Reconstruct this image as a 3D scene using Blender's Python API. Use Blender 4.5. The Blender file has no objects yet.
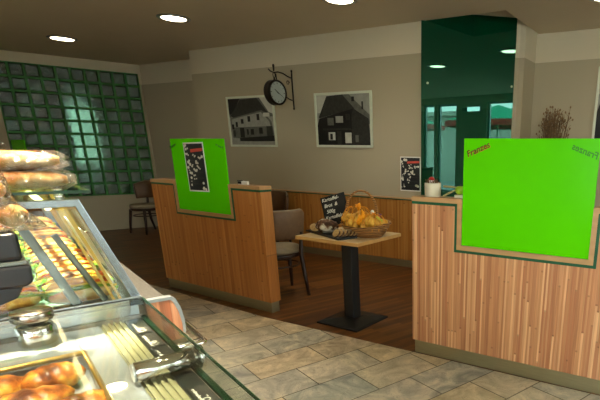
import bpy, bmesh, math, random
from mathutils import Vector, Matrix, Euler, noise
random.seed(7)
C = bpy.context.scene.collection
PI = math.pi
sc = bpy.context.scene
sc.view_settings.view_transform = 'Standard'; sc.view_settings.look = 'None'
sc.view_settings.gamma = 1; sc.view_settings.use_curve_mapping = False
sc.view_settings.exposure = 1.3
sc.cycles.use_denoising = True
sc.cycles.max_bounces = 9; sc.cycles.transparent_max_bounces = 16
sc.cycles.sample_clamp_indirect = 4.0
sc.cycles.caustics_refractive = False; sc.cycles.caustics_reflective = False

# ------------------------------------------------------------------ materials
def lin(c):
    return tuple((x/12.92 if x <= .04045 else ((x+.055)/1.055)**2.4) for x in (c[0]/255, c[1]/255, c[2]/255)) + (1,)
def newmat(name):
    m = bpy.data.materials.new(name); m.use_nodes = True
    nt = m.node_tree; b = nt.nodes['Principled BSDF']
    return m, nt, b
def N(nt, typ, **kw):
    n = nt.nodes.new(typ)
    for k, v in kw.items():
        if k.startswith('i_'):
            key = k[2:]
            n.inputs[int(key) if key.isdigit() else key].default_value = v
        else: setattr(n, k, v)
    return n
def mat(name, col, rough=.5, metal=0., var=.12, scale=12., bump=0., spec=None, trans=0., ior=1.45, coat=0., sss=0., coords='Object', stretch=(1,1,1)):
    """a plain surface with a little procedural mottling"""
    m, nt, b = newmat(name)
    c = lin(col)
    tc = N(nt, 'ShaderNodeTexCoord'); mp = N(nt, 'ShaderNodeMapping'); mp.inputs['Scale'].default_value = stretch
    nt.links.new(tc.outputs[coords], mp.inputs[0])
    nz = N(nt, 'ShaderNodeTexNoise'); nz.inputs['Scale'].default_value = scale; nz.inputs['Detail'].default_value = 4
    nt.links.new(mp.outputs[0], nz.inputs['Vector'])
    rp = N(nt, 'ShaderNodeValToRGB')
    rp.color_ramp.elements[0].position = .3; rp.color_ramp.elements[1].position = .7
    rp.color_ramp.elements[0].color = tuple(x*(1-var) for x in c[:3])+(1,)
    rp.color_ramp.elements[1].color = tuple(min(1, x*(1+var)) for x in c[:3])+(1,)
    nt.links.new(nz.outputs['Fac'], rp.inputs[0]); nt.links.new(rp.outputs[0], b.inputs['Base Color'])
    b.inputs['Roughness'].default_value = rough; b.inputs['Metallic'].default_value = metal
    b.inputs['IOR'].default_value = ior
    if spec is not None: b.inputs['Specular IOR Level'].default_value = spec
    if trans: b.inputs['Transmission Weight'].default_value = trans
    if coat: b.inputs['Coat Weight'].default_value = coat; b.inputs['Coat Roughness'].default_value = .05
    if sss: b.inputs['Subsurface Weight'].default_value = sss; b.inputs['Subsurface Radius'].default_value = (.02,.01,.005)
    if bump:
        bp = N(nt, 'ShaderNodeBump'); bp.inputs['Strength'].default_value = bump; bp.inputs['Distance'].default_value = .01
        nt.links.new(nz.outputs['Fac'], bp.inputs['Height']); nt.links.new(bp.outputs[0], b.inputs['Normal'])
    return m
def ramp_mat(name, stops, scale, rough=.6, bump=.3, detail=5, stretch=(1,1,1), metal=0, coat=0):
    m, nt, b = newmat(name)
    tc = N(nt, 'ShaderNodeTexCoord'); mp = N(nt, 'ShaderNodeMapping'); mp.inputs['Scale'].default_value = stretch
    nt.links.new(tc.outputs['Object'], mp.inputs[0])
    nz = N(nt, 'ShaderNodeTexNoise'); nz.inputs['Scale'].default_value = scale; nz.inputs['Detail'].default_value = detail
    nt.links.new(mp.outputs[0], nz.inputs['Vector'])
    rp = N(nt, 'ShaderNodeValToRGB'); e = rp.color_ramp.elements
    e[0].position = stops[0][0]; e[0].color = lin(stops[0][1]); e[1].position = stops[-1][0]; e[1].color = lin(stops[-1][1])
    for p, c in stops[1:-1]: x = e.new(p); x.color = lin(c)
    nt.links.new(nz.outputs['Fac'], rp.inputs[0]); nt.links.new(rp.outputs[0], b.inputs['Base Color'])
    b.inputs['Roughness'].default_value = rough; b.inputs['Metallic'].default_value = metal
    if coat: b.inputs['Coat Weight'].default_value = coat; b.inputs['Coat Roughness'].default_value = .15
    if bump:
        bp = N(nt, 'ShaderNodeBump'); bp.inputs['Strength'].default_value = bump; bp.inputs['Distance'].default_value = .01
        nt.links.new(nz.outputs['Fac'], bp.inputs['Height']); nt.links.new(bp.outputs[0], b.inputs['Normal'])
    return m
def emis(name, col, strength):
    m, nt, b = newmat(name)
    b.inputs['Base Color'].default_value = lin(col)
    b.inputs['Emission Color'].default_value = lin(col); b.inputs['Emission Strength'].default_value = strength
    return m
def clear_glass(name, tint=(250,252,250), refl=.06, film=False):
    """thin pane: mostly see-through, with a glossy reflection that grows at grazing angles"""
    m, nt, b = newmat(name); nt.nodes.remove(b)
    out = nt.nodes['Material Output']
    tr = N(nt, 'ShaderNodeBsdfTransparent'); tr.inputs[0].default_value = lin(tint)
    gl = N(nt, 'ShaderNodeBsdfGlossy'); gl.inputs['Roughness'].default_value = .12 if film else .02
    lw = N(nt, 'ShaderNodeLayerWeight'); lw.inputs['Blend'].default_value = .35 if film else .08
    mr = N(nt, 'ShaderNodeMapRange'); mr.inputs['To Min'].default_value = refl; mr.inputs['To Max'].default_value = .8 if film else .3
    nt.links.new(lw.outputs['Fresnel'], mr.inputs[0])
    mx = N(nt, 'ShaderNodeMixShader')
    nt.links.new(mr.outputs[0], mx.inputs[0]); nt.links.new(tr.outputs[0], mx.inputs[1]); nt.links.new(gl.outputs[0], mx.inputs[2])
    nt.links.new(mx.outputs[0], out.inputs[0])
    if film:
        nz = N(nt, 'ShaderNodeTexNoise'); nz.inputs['Scale'].default_value = 55; nz.inputs['Detail'].default_value = 3
        tc = N(nt, 'ShaderNodeTexCoord'); nt.links.new(tc.outputs['Object'], nz.inputs['Vector'])
        bp = N(nt, 'ShaderNodeBump'); bp.inputs['Strength'].default_value = 1; bp.inputs['Distance'].default_value = .05
        nt.links.new(nz.outputs['Fac'], bp.inputs['Height']); nt.links.new(bp.outputs[0], gl.inputs['Normal'])
        nt.links.new(bp.outputs[0], lw.inputs['Normal'])
    return m

def math_n(nt, op, a, b=None, v=None):
    n = N(nt, 'ShaderNodeMath', operation=op)
    nt.links.new(a, n.inputs[0])
    if b is not None: nt.links.new(b, n.inputs[1])
    elif v is not None: n.inputs[1].default_value = v
    return n.outputs[0]

def bamboo_mat(name, cols, strip=.02, axis=0, rough=.38, swap=False):
    """laminated bamboo: narrow vertical strips of random tone, with darker knots"""
    m, nt, b = newmat(name)
    tc = N(nt, 'ShaderNodeTexCoord'); sx = N(nt, 'ShaderNodeSeparateXYZ'); nt.links.new(tc.outputs['Object'], sx.inputs[0])
    u = math_n(nt, 'FLOOR', math_n(nt, 'DIVIDE', sx.outputs[axis], v=strip))
    w1 = N(nt, 'ShaderNodeTexWhiteNoise', noise_dimensions='1D'); nt.links.new(u, w1.inputs['W'])
    zz = math_n(nt, 'ADD', math_n(nt, 'DIVIDE', sx.outputs[2], v=1.1), math_n(nt, 'MULTIPLY', w1.outputs['Value'], v=7.3))
    fz = math_n(nt, 'FLOOR', zz)
    cm = N(nt, 'ShaderNodeCombineXYZ'); nt.links.new(u, cm.inputs[0]); nt.links.new(fz, cm.inputs[1])
    w2 = N(nt, 'ShaderNodeTexWhiteNoise', noise_dimensions='3D'); nt.links.new(cm.outputs[0], w2.inputs['Vector'])
    rp = N(nt, 'ShaderNodeValToRGB'); e = rp.color_ramp.elements
    e[0].color = lin(cols[0]); e[1].color = lin(cols[-1])
    for i, c in enumerate(cols[1:-1]): x = e.new((i+1)/(len(cols)-1)); x.color = lin(c)
    nt.links.new(w2.outputs['Value'], rp.inputs[0])
    # fibre streaks
    mp = N(nt, 'ShaderNodeMapping'); mp.inputs['Scale'].default_value = (220, 220, 4); nt.links.new(tc.outputs['Object'], mp.inputs[0])
    nz = N(nt, 'ShaderNodeTexNoise'); nz.inputs['Scale'].default_value = 1; nz.inputs['Detail'].default_value = 3; nt.links.new(mp.outputs[0], nz.inputs['Vector'])
    mr = N(nt, 'ShaderNodeMapRange'); mr.inputs['From Min'].default_value = .3; mr.inputs['From Max'].default_value = .7
    mr.inputs['To Min'].default_value = .78; mr.inputs['To Max'].default_value = 1.15; nt.links.new(nz.outputs['Fac'], mr.inputs[0])
    # knots: a short dark band at each segment joint
    fr = math_n(nt, 'FRACT', zz); kn = math_n(nt, 'LESS_THAN', fr, v=.010)
    kd = math_n(nt, 'SUBTRACT', mr.outputs[0], math_n(nt, 'MULTIPLY', kn, v=.3))
    mx = N(nt, 'ShaderNodeVectorMath', operation='SCALE'); nt.links.new(rp.outputs[0], mx.inputs[0]); nt.links.new(kd, mx.inputs['Scale'])
    nt.links.new(mx.outputs[0], b.inputs['Base Color']); b.inputs['Roughness'].default_value = rough
    return m

M = {}
BAM = [(168,108,72),(206,148,104),(190,128,88),(234,184,136),(178,114,78),(200,140,98)]
M['bamboo'] = bamboo_mat('bamboo', BAM, .0125)
M['bamboo_w'] = bamboo_mat('bamboo_wainscot', [(166,104,44),(190,130,62),(176,116,52),(200,142,74)], .022)
M['bamboo_l'] = bamboo_mat('bamboo_amber', [(168,100,46),(190,124,64),(180,112,54),(200,136,76)], .024)
M['tan_trim'] = mat('tan_trim', (186,144,100), .4, var=.1, scale=30, stretch=(.2,1,1))
M['green_trim'] = mat('dark_green_trim', (22,86,58), .35, var=.08)
M['kick'] = mat('brushed_kick', (164,156,124), .34, metal=.75, var=.08, scale=8, stretch=(1,1,20))
M['steel'] = mat('brushed_steel', (206,212,216), .32, metal=.75, var=.05, scale=20, stretch=(1,12,1))
M['chrome'] = mat('polished_chrome', (225,222,215), .12, metal=1, var=.02)
M['framesteel'] = mat('frame_steel', (142,150,156), .22, metal=.95, var=.05, scale=30)
M['discsteel'] = mat('turned_steel', (150,140,128), .22, metal=1, var=.15, scale=40)
M['alu'] = mat('satin_aluminium', (178,184,188), .3, metal=.9, var=.04, scale=30)
M['dark_metal'] = mat('dark_anodised', (52,58,54), .35, metal=.7, var=.06)
M['grey_bar'] = mat('grey_bar', (110,116,112), .32, metal=.6, var=.05)
M['black'] = mat('black_powdercoat', (22,22,23), .42, var=.15)
M['blackplastic'] = mat('black_plastic', (30,30,33), .38, var=.1)
M['gold'] = mat('golden_anodised', (196,160,86), .3, metal=.8, var=.05)
M['track'] = mat('pale_olive_aluminium', (172,170,132), .35, metal=.4, var=.05)
M['white'] = mat('white_card', (235,233,225), .6, var=.03)
M['plasterwhite'] = None
M['ceil'] = mat('ceiling_paint', (226,212,186), .9, var=.015, scale=3)
M['glass'] = clear_glass('display_glass', refl=.045)
M['glass2'] = clear_glass('shelf_glass', tint=(236,248,242), refl=.05)
M['green_edge'] = mat('green_glass_edge', (16,44,28), .15, var=.1)
M['film'] = clear_glass('crinkled_film', tint=(246,242,232), refl=.12, film=True)
M['granite'] = ramp_mat('grey_granite', [(.3,(16,16,15)),(.5,(42,40,38)),(.7,(84,80,74))], 160, .35, 0)
M['woodfront'] = bamboo_mat('counter_planks', [(176,104,70),(222,158,118),(198,130,92),(150,88,58)], .014, axis=0)
M['leather'] = mat('taupe_leather', (116,90,66), .5, var=.1, scale=25, bump=.15)
M['brownleather'] = mat('brown_leather', (92,64,40), .5, var=.1, scale=25, bump=.15)
M['cushion'] = mat('seat_cushion', (142,128,104), .55, var=.08, scale=30, bump=.1)
M['darkwood'] = mat('dark_stained_wood', (46,28,18), .4, var=.2, scale=18, stretch=(1,1,.15))
M['lightwood'] = mat('light_oak', (218,188,142), .38, var=.1, scale=14, stretch=(.15,1,1))
M['oakedge'] = mat('oak_edge', (196,150,88), .45, var=.12, scale=20, stretch=(.2,1,1))
M['wicker'] = None
M['slate'] = mat('slate_board', (24,22,20), .6, var=.15)
M['chalk'] = mat('chalk', (225,222,208), .9, var=.05)
M['silver'] = mat('silver_frame', (216,222,202), .4, metal=.2, var=.05)
M['iron'] = mat('black_iron', (26,20,17), .5, metal=.4, var=.2)
M['dial'] = mat('clock_dial', (170,180,176), .5, var=.03)
M['cream'] = mat('cream_ceramic', (205,196,172), .45, var=.06)
M['red'] = mat('red_paint', (170,26,24), .4, var=.1)
M['stick'] = mat('peeled_twig', (176,162,110), .7, var=.2, scale=40)
M['apple'] = mat('green_apple', (140,176,40), .35, var=.15, scale=20)
M['twig'] = mat('dry_twig', (104,78,50), .8, var=.3, scale=30)
M['seedhead'] = mat('dry_seedhead', (128,100,68), .9, var=.3, scale=60)
M['umb'] = mat('parasol_green', (30,150,110), .8, var=.06)
M['umbred'] = mat('parasol_red', (190,60,50), .8, var=.06)
M['pave'] = mat('pavement', (150,146,140), .9, var=.15, scale=6)
M['leaf'] = mat('hedge_leaf', (46,104,36), .6, var=.5, scale=8)
M['bark'] = mat('bark', (70,52,38), .9, var=.3)
M['facade'] = mat('render_facade', (190,182,168), .9, var=.05)

# lime acrylic with a faintly mottled bright base colour
m, nt, b = newmat('green_acrylic'); b.inputs['Base Color'].default_value = (.095,.86,.0,1); b.inputs['Roughness'].default_value = .22
b.inputs['Specular IOR Level'].default_value = .12
nz = N(nt,'ShaderNodeTexNoise'); nz.inputs['Scale'].default_value = 2; mxc = N(nt,'ShaderNodeMix', data_type='RGBA')
mxc.inputs[6].default_value = (.088,.60,.0,1); mxc.inputs[7].default_value = (.10,.66,.0,1)
nt.links.new(nz.outputs['Fac'], mxc.inputs[0]); nt.links.new(mxc.outputs[2], b.inputs['Base Color']); M['acrylic'] = m
M['acrylic_dark'] = mat('dull_green_print', (44,130,4), .5, var=.05)
M['acrylic_edge'] = mat('acrylic_edge', (120,215,30), .2, var=.02)
# back-painted dark green glass panel
m, nt, b = newmat('green_back_glass'); nt.nodes.remove(b)
df = N(nt,'ShaderNodeBsdfDiffuse'); gl = N(nt,'ShaderNodeBsdfGlossy'); gl.inputs['Roughness'].default_value = .01; gl.inputs['Color'].default_value = (.34,.80,.68,1)
nz = N(nt,'ShaderNodeTexNoise'); nz.inputs['Scale'].default_value = 1.2
mxc = N(nt,'ShaderNodeMix', data_type='RGBA'); mxc.inputs[6].default_value = (.0,.030,.012,1); mxc.inputs[7].default_value = (.0,.040,.018,1)
nt.links.new(nz.outputs['Fac'], mxc.inputs[0]); nt.links.new(mxc.outputs[2], df.inputs['Color'])
lw = N(nt,'ShaderNodeLayerWeight'); lw.inputs['Blend'].default_value = .3; mr = N(nt,'ShaderNodeMapRange'); mr.inputs['To Min'].default_value=.075; mr.inputs['To Max'].default_value=.8
nt.links.new(lw.outputs['Fresnel'], mr.inputs[0]); ms = N(nt,'ShaderNodeMixShader'); nt.links.new(mr.outputs[0], ms.inputs[0]); nt.links.new(df.outputs[0], ms.inputs[1]); nt.links.new(gl.outputs[0], ms.inputs[2])
nt.links.new(ms.outputs[0], nt.nodes['Material Output'].inputs[0]); M['backglass'] = m
# wall paint: beige field with a white band from 2.445 m up
m, nt, b = newmat('wall_paint'); tc = N(nt,'ShaderNodeTexCoord'); sx = N(nt,'ShaderNodeSeparateXYZ'); nt.links.new(tc.outputs['Object'], sx.inputs[0])
st = math_n(nt,'GREATER_THAN', sx.outputs[2], v=2.445)
mx = N(nt,'ShaderNodeMix', data_type='RGBA'); mx.inputs[6].default_value = lin((176,164,138)); mx.inputs[7].default_value = lin((214,202,176))
nt.links.new(st, mx.inputs[0])
nz = N(nt,'ShaderNodeTexNoise'); nz.inputs['Scale'].default_value = 180; bp = N(nt,'ShaderNodeBump'); bp.inputs['Strength'].default_value = .15; bp.inputs['Distance'].default_value=.003
nt.links.new(tc.outputs['Object'], nz.inputs['Vector']); nt.links.new(nz.outputs['Fac'], bp.inputs['Height']); nt.links.new(bp.outputs[0], b.inputs['Normal'])
nt.links.new(mx.outputs[2], b.inputs['Base Color']); b.inputs['Roughness'].default_value = .85; M['paint'] = m
# slate-look floor tiles, laid 18 degrees off the walls
m, nt, b = newmat('slate_tiles'); tc = N(nt,'ShaderNodeTexCoord'); mp = N(nt,'ShaderNodeMapping')
nt.links.new(tc.outputs['Object'], mp.inputs[0])
TA = .321
# u along te = (sin TA, cos TA), v along tc = (-cos TA, sin TA)
mp.vector_type = 'POINT'; mp.inputs['Rotation'].default_value = (0,0,-(PI/2-TA))
bk = N(nt,'ShaderNodeTexBrick'); bk.offset = .5; bk.offset_frequency = 2; bk.squash = 1
sh = N(nt,'ShaderNodeVectorMath', operation='ADD'); sh.inputs[1].default_value = (19.6-1.07, 30.4-3.70, 0)
nt.links.new(mp.outputs[0], sh.inputs[0]); nt.links.new(sh.outputs[0], bk.inputs['Vector'])
bk.inputs['Scale'].default_value = 1; bk.inputs['Brick Width'].default_value = .49; bk.inputs['Row Height'].default_value = .304
bk.inputs['Mortar Size'].default_value = .0035; bk.inputs['Mortar Smooth'].default_value = .1; bk.inputs['Bias'].default_value = 0
bk.inputs['Color1'].default_value = (0,0,0,1); bk.inputs['Color2'].default_value = (1,1,1,1); bk.inputs['Mortar'].default_value = (.5,.5,.5,1)
rp = N(nt,'ShaderNodeValToRGB'); e = rp.color_ramp.elements; e[0].color = lin((176,150,122)); e[1].color = lin((146,154,146))
for p_, c_ in ((.2,(212,184,134)),(.4,(158,160,150)),(.6,(206,192,158)),(.8,(176,160,144))): x = e.new(p_); x.color = lin(c_)
nt.links.new(bk.outputs['Color'], rp.inputs[0])
n1 = N(nt,'ShaderNodeTexNoise'); n1.inputs['Scale'].default_value = 4.2; n1.inputs['Detail'].default_value = 8; n1.inputs['Distortion'].default_value = 1.6; n1.inputs['Roughness'].default_value=.6
nt.links.new(tc.outputs['Object'], n1.inputs['Vector'])
r1 = N(nt,'ShaderNodeValToRGB'); e = r1.color_ramp.elements; e[0].position=.32; e[0].color = lin((96,94,88)); e[1].position=.68; e[1].color = lin((246,228,194)); x=e.new(.5); x.color=lin((184,174,154))
nt.links.new(n1.outputs['Fac'], r1.inputs[0])
mx = N(nt,'ShaderNodeMix', data_type='RGBA'); mx.inputs[0].default_value = .5; nt.links.new(rp.outputs[0], mx.inputs[6]); nt.links.new(r1.outputs[0], mx.inputs[7])
n2 = N(nt,'ShaderNodeTexNoise'); n2.inputs['Scale'].default_value = 9; n2.inputs['Detail'].default_value = 6; n2.inputs['Distortion'].default_value = 3
nt.links.new(tc.outputs['Object'], n2.inputs['Vector'])
vn = math_n(nt,'ABSOLUTE', math_n(nt,'SUBTRACT', n2.outputs['Fac'], v=.5)); vl = N(nt,'ShaderNodeMapRange'); vl.inputs['From Max'].default_value=.014; vl.inputs['To Min'].default_value=.62; vl.inputs['To Max'].default_value=1
nt.links.new(vn, vl.inputs[0]); sc1 = N(nt,'ShaderNodeVectorMath', operation='SCALE'); nt.links.new(mx.outputs[2], sc1.inputs[0]); nt.links.new(vl.outputs[0], sc1.inputs['Scale'])
mo = N(nt,'ShaderNodeMix', data_type='RGBA'); nt.links.new(bk.outputs['Fac'], mo.inputs[0]); nt.links.new(sc1.outputs[0], mo.inputs[6]); mo.inputs[7].default_value = lin((66,58,42))
nt.links.new(mo.outputs[2], b.inputs['Base Color']); b.inputs['Roughness'].default_value = .42
bp = N(nt,'ShaderNodeBump'); bp.inputs['Strength'].default_value=.35; bp.inputs['Distance'].default_value=.006
hh = math_n(nt,'SUBTRACT', n1.outputs['Fac'], bk.outputs['Fac']); nt.links.new(hh, bp.inputs['Height']); nt.links.new(bp.outputs[0], b.inputs['Normal']); M['tiles'] = m
# dark strip parquet
m, nt, b = newmat('dark_parquet'); tc = N(nt,'ShaderNodeTexCoord'); mp = N(nt,'ShaderNodeMapping'); mp.inputs['Rotation'].default_value = (0,0,-(PI/2-TA))
nt.links.new(tc.outputs['Object'], mp.inputs[0])
bk = N(nt,'ShaderNodeTexBrick'); bk.offset = .37; bk.inputs['Scale'].default_value = 1; bk.inputs['Brick Width'].default_value = .7; bk.inputs['Row Height'].default_value = .045
bk.inputs['Mortar Size'].default_value = .001; bk.inputs['Color1'].default_value=(0,0,0,1); bk.inputs['Color2'].default_value=(1,1,1,1); bk.inputs['Mortar'].default_value=(.1,.1,.1,1)
sh = N(nt,'ShaderNodeVectorMath', operation='ADD'); sh.inputs[1].default_value = (20,20,0); nt.links.new(mp.outputs[0], sh.inputs[0]); nt.links.new(sh.outputs[0], bk.inputs['Vector'])
rp = N(nt,'ShaderNodeValToRGB'); e = rp.color_ramp.elements; e[0].color = lin((72,38,10)); e[1].color = lin((120,74,26)); x=e.new(.5); x.color=lin((92,52,16))
nt.links.new(bk.outputs['Color'], rp.inputs[0])
mp2 = N(nt,'ShaderNodeMapping'); mp2.inputs['Scale'].default_value=(3,60,1); nt.links.new(mp.outputs[0], mp2.inputs[0]); n1 = N(nt,'ShaderNodeTexNoise'); n1.inputs['Scale'].default_value=1; n1.inputs['Detail'].default_value=3
nt.links.new(mp2.outputs[0], n1.inputs['Vector']); mr = N(nt,'ShaderNodeMapRange'); mr.inputs['From Min'].default_value=.3; mr.inputs['From Max'].default_value=.7; mr.inputs['To Min'].default_value=.75; mr.inputs['To Max'].default_value=1.2
nt.links.new(n1.outputs['Fac'], mr.inputs[0]); sc1 = N(nt,'ShaderNodeVectorMath', operation='SCALE'); nt.links.new(rp.outputs[0], sc1.inputs[0]); nt.links.new(mr.outputs[0], sc1.inputs['Scale'])
nt.links.new(sc1.outputs[0], b.inputs['Base Color']); b.inputs['Roughness'].default_value=.42; M['parquet'] = m
# wicker: fine woven ribs
m, nt, b = newmat('wicker'); tc = N(nt,'ShaderNodeTexCoord'); wv = N(nt,'ShaderNodeTexWave', bands_direction='Z'); wv.inputs['Scale'].default_value = 22; wv.inputs['Distortion'].default_value = 2
nt.links.new(tc.outputs['Object'], wv.inputs['Vector']); rp = N(nt,'ShaderNodeValToRGB'); rp.color_ramp.elements[0].color = lin((96,58,24)); rp.color_ramp.elements[1].color = lin((196,138,72))
nt.links.new(wv.outputs['Fac'], rp.inputs[0]); nt.links.new(rp.outputs[0], b.inputs['Base Color']); b.inputs['Roughness'].default_value=.6
bp = N(nt,'ShaderNodeBump'); bp.inputs['Strength'].default_value=.8; bp.inputs['Distance'].default_value=.006; nt.links.new(wv.outputs['Fac'], bp.inputs['Height']); nt.links.new(bp.outputs[0], b.inputs['Normal']); M['wicker'] = m
# glass block: clear greenish glass with wavy faces
m, nt, b = newmat('glass_block'); nt.nodes.remove(b); out = nt.nodes['Material Output']
tr = N(nt,'ShaderNodeBsdfRefraction'); tr.inputs['Color'].default_value = lin((128,154,140)); tr.inputs['Roughness'].default_value=.12; tr.inputs['IOR'].default_value = 1.12
tl = N(nt,'ShaderNodeBsdfTranslucent'); tl.inputs['Color'].default_value = lin((96,140,56))
gl = N(nt,'ShaderNodeBsdfGlossy'); gl.inputs['Roughness'].default_value=.08
a1 = N(nt,'ShaderNodeMixShader'); a1.inputs[0].default_value=.14; nt.links.new(tr.outputs[0],a1.inputs[1]); nt.links.new(tl.outputs[0],a1.inputs[2])
a2 = N(nt,'ShaderNodeMixShader'); a2.inputs[0].default_value=.09; nt.links.new(a1.outputs[0],a2.inputs[1]); nt.links.new(gl.outputs[0],a2.inputs[2]); nt.links.new(a2.outputs[0], out.inputs[0])
tc = N(nt,'ShaderNodeTexCoord'); nz = N(nt,'ShaderNodeTexNoise'); nz.inputs['Scale'].default_value=26; nz.inputs['Detail'].default_value=2; nt.links.new(tc.outputs['Object'], nz.inputs['Vector'])
bp = N(nt,'ShaderNodeBump'); bp.inputs['Strength'].default_value=1; bp.inputs['Distance'].default_value=.02; nt.links.new(nz.outputs['Fac'], bp.inputs['Height'])
nt.links.new(bp.outputs[0], tr.inputs['Normal']); nt.links.new(bp.outputs[0], gl.inputs['Normal']); M['block'] = m
M['blockgrid'] = mat('green_block_joint', (40,118,38), .5, var=.15, scale=10)
# breads and fillings
M['crust'] = ramp_mat('baked_crust', [(.3,(128,66,22)),(.5,(186,112,44)),(.7,(226,164,80))], 22, .55, .4)
M['pastry'] = ramp_mat('golden_pastry', [(.36,(96,44,12)),(.5,(196,112,34)),(.62,(240,180,70)),(.7,(255,226,140))], 24, .42, .8, detail=8, coat=.2)
M['roll'] = ramp_mat('pale_roll', [(.34,(196,104,34)),(.5,(236,172,84)),(.64,(252,226,168))], 20, .5, .5, detail=7)
M['rye'] = ramp_mat('floured_rye', [(.38,(66,38,20)),(.5,(110,72,40)),(.58,(206,192,166)),(.7,(232,222,204))], 17, .8, .5)
M['crumb'] = ramp_mat('bread_crumb', [(.3,(180,140,84)),(.7,(222,188,130))], 60, .85, .5)
M['lettuce'] = ramp_mat('lettuce', [(.3,(70,120,24)),(.7,(156,190,60))], 30, .5, .6)
M['cheese'] = mat('cheese', (244,206,84), .5, var=.06)
M['tomato'] = mat('tomato', (226,104,30), .35, var=.15)
M['ham'] = mat('ham', (226,140,116), .45, var=.15)
M['potato'] = ramp_mat('potato', [(.3,(196,132,34)),(.7,(240,190,76))], 20, .6, .2)
M['net'] = mat('yellow_net', (246,160,16), .5, var=.1)
M['violet'] = mat('violet_clip', (110,60,120), .5)
M['tag'] = mat('yellow_green_tag', (206,224,90), .5)
M['g1'] = mat('print_grey_light', (150,150,140), .5, var=.12, scale=20); M['g2'] = mat('print_grey_mid', (96,96,88), .5, var=.2, scale=25)
M['g3'] = mat('print_grey_dark', (44,44,40), .5, var=.3, scale=30); M['g4'] = mat('print_black', (18,18,17), .5, var=.2); M['g5'] = mat('print_pale', (190,190,178), .5)
M['menu'] = mat('menu_black', (34,38,40), .5, var=.2, scale=30); M['menured'] = mat('menu_red', (206,84,70), .5)
M['logo_brown'] = mat('logo_brown', (52,16,6), .5); M['logo_gold'] = mat('logo_gold', (196,124,24), .5)
M['lamp'] = emis('lamp_diffuser', (255,236,196), 10.0)
M['tube'] = emis('case_tube', (255,226,170), 2.2)
M['deck_glint'] = emis('painted_glint', (255,236,190), 8.0)  # glow for the painted glint on the steel deck
M['exitlamp'] = emis('pale_sign_light', (225,240,240), 5)

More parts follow.
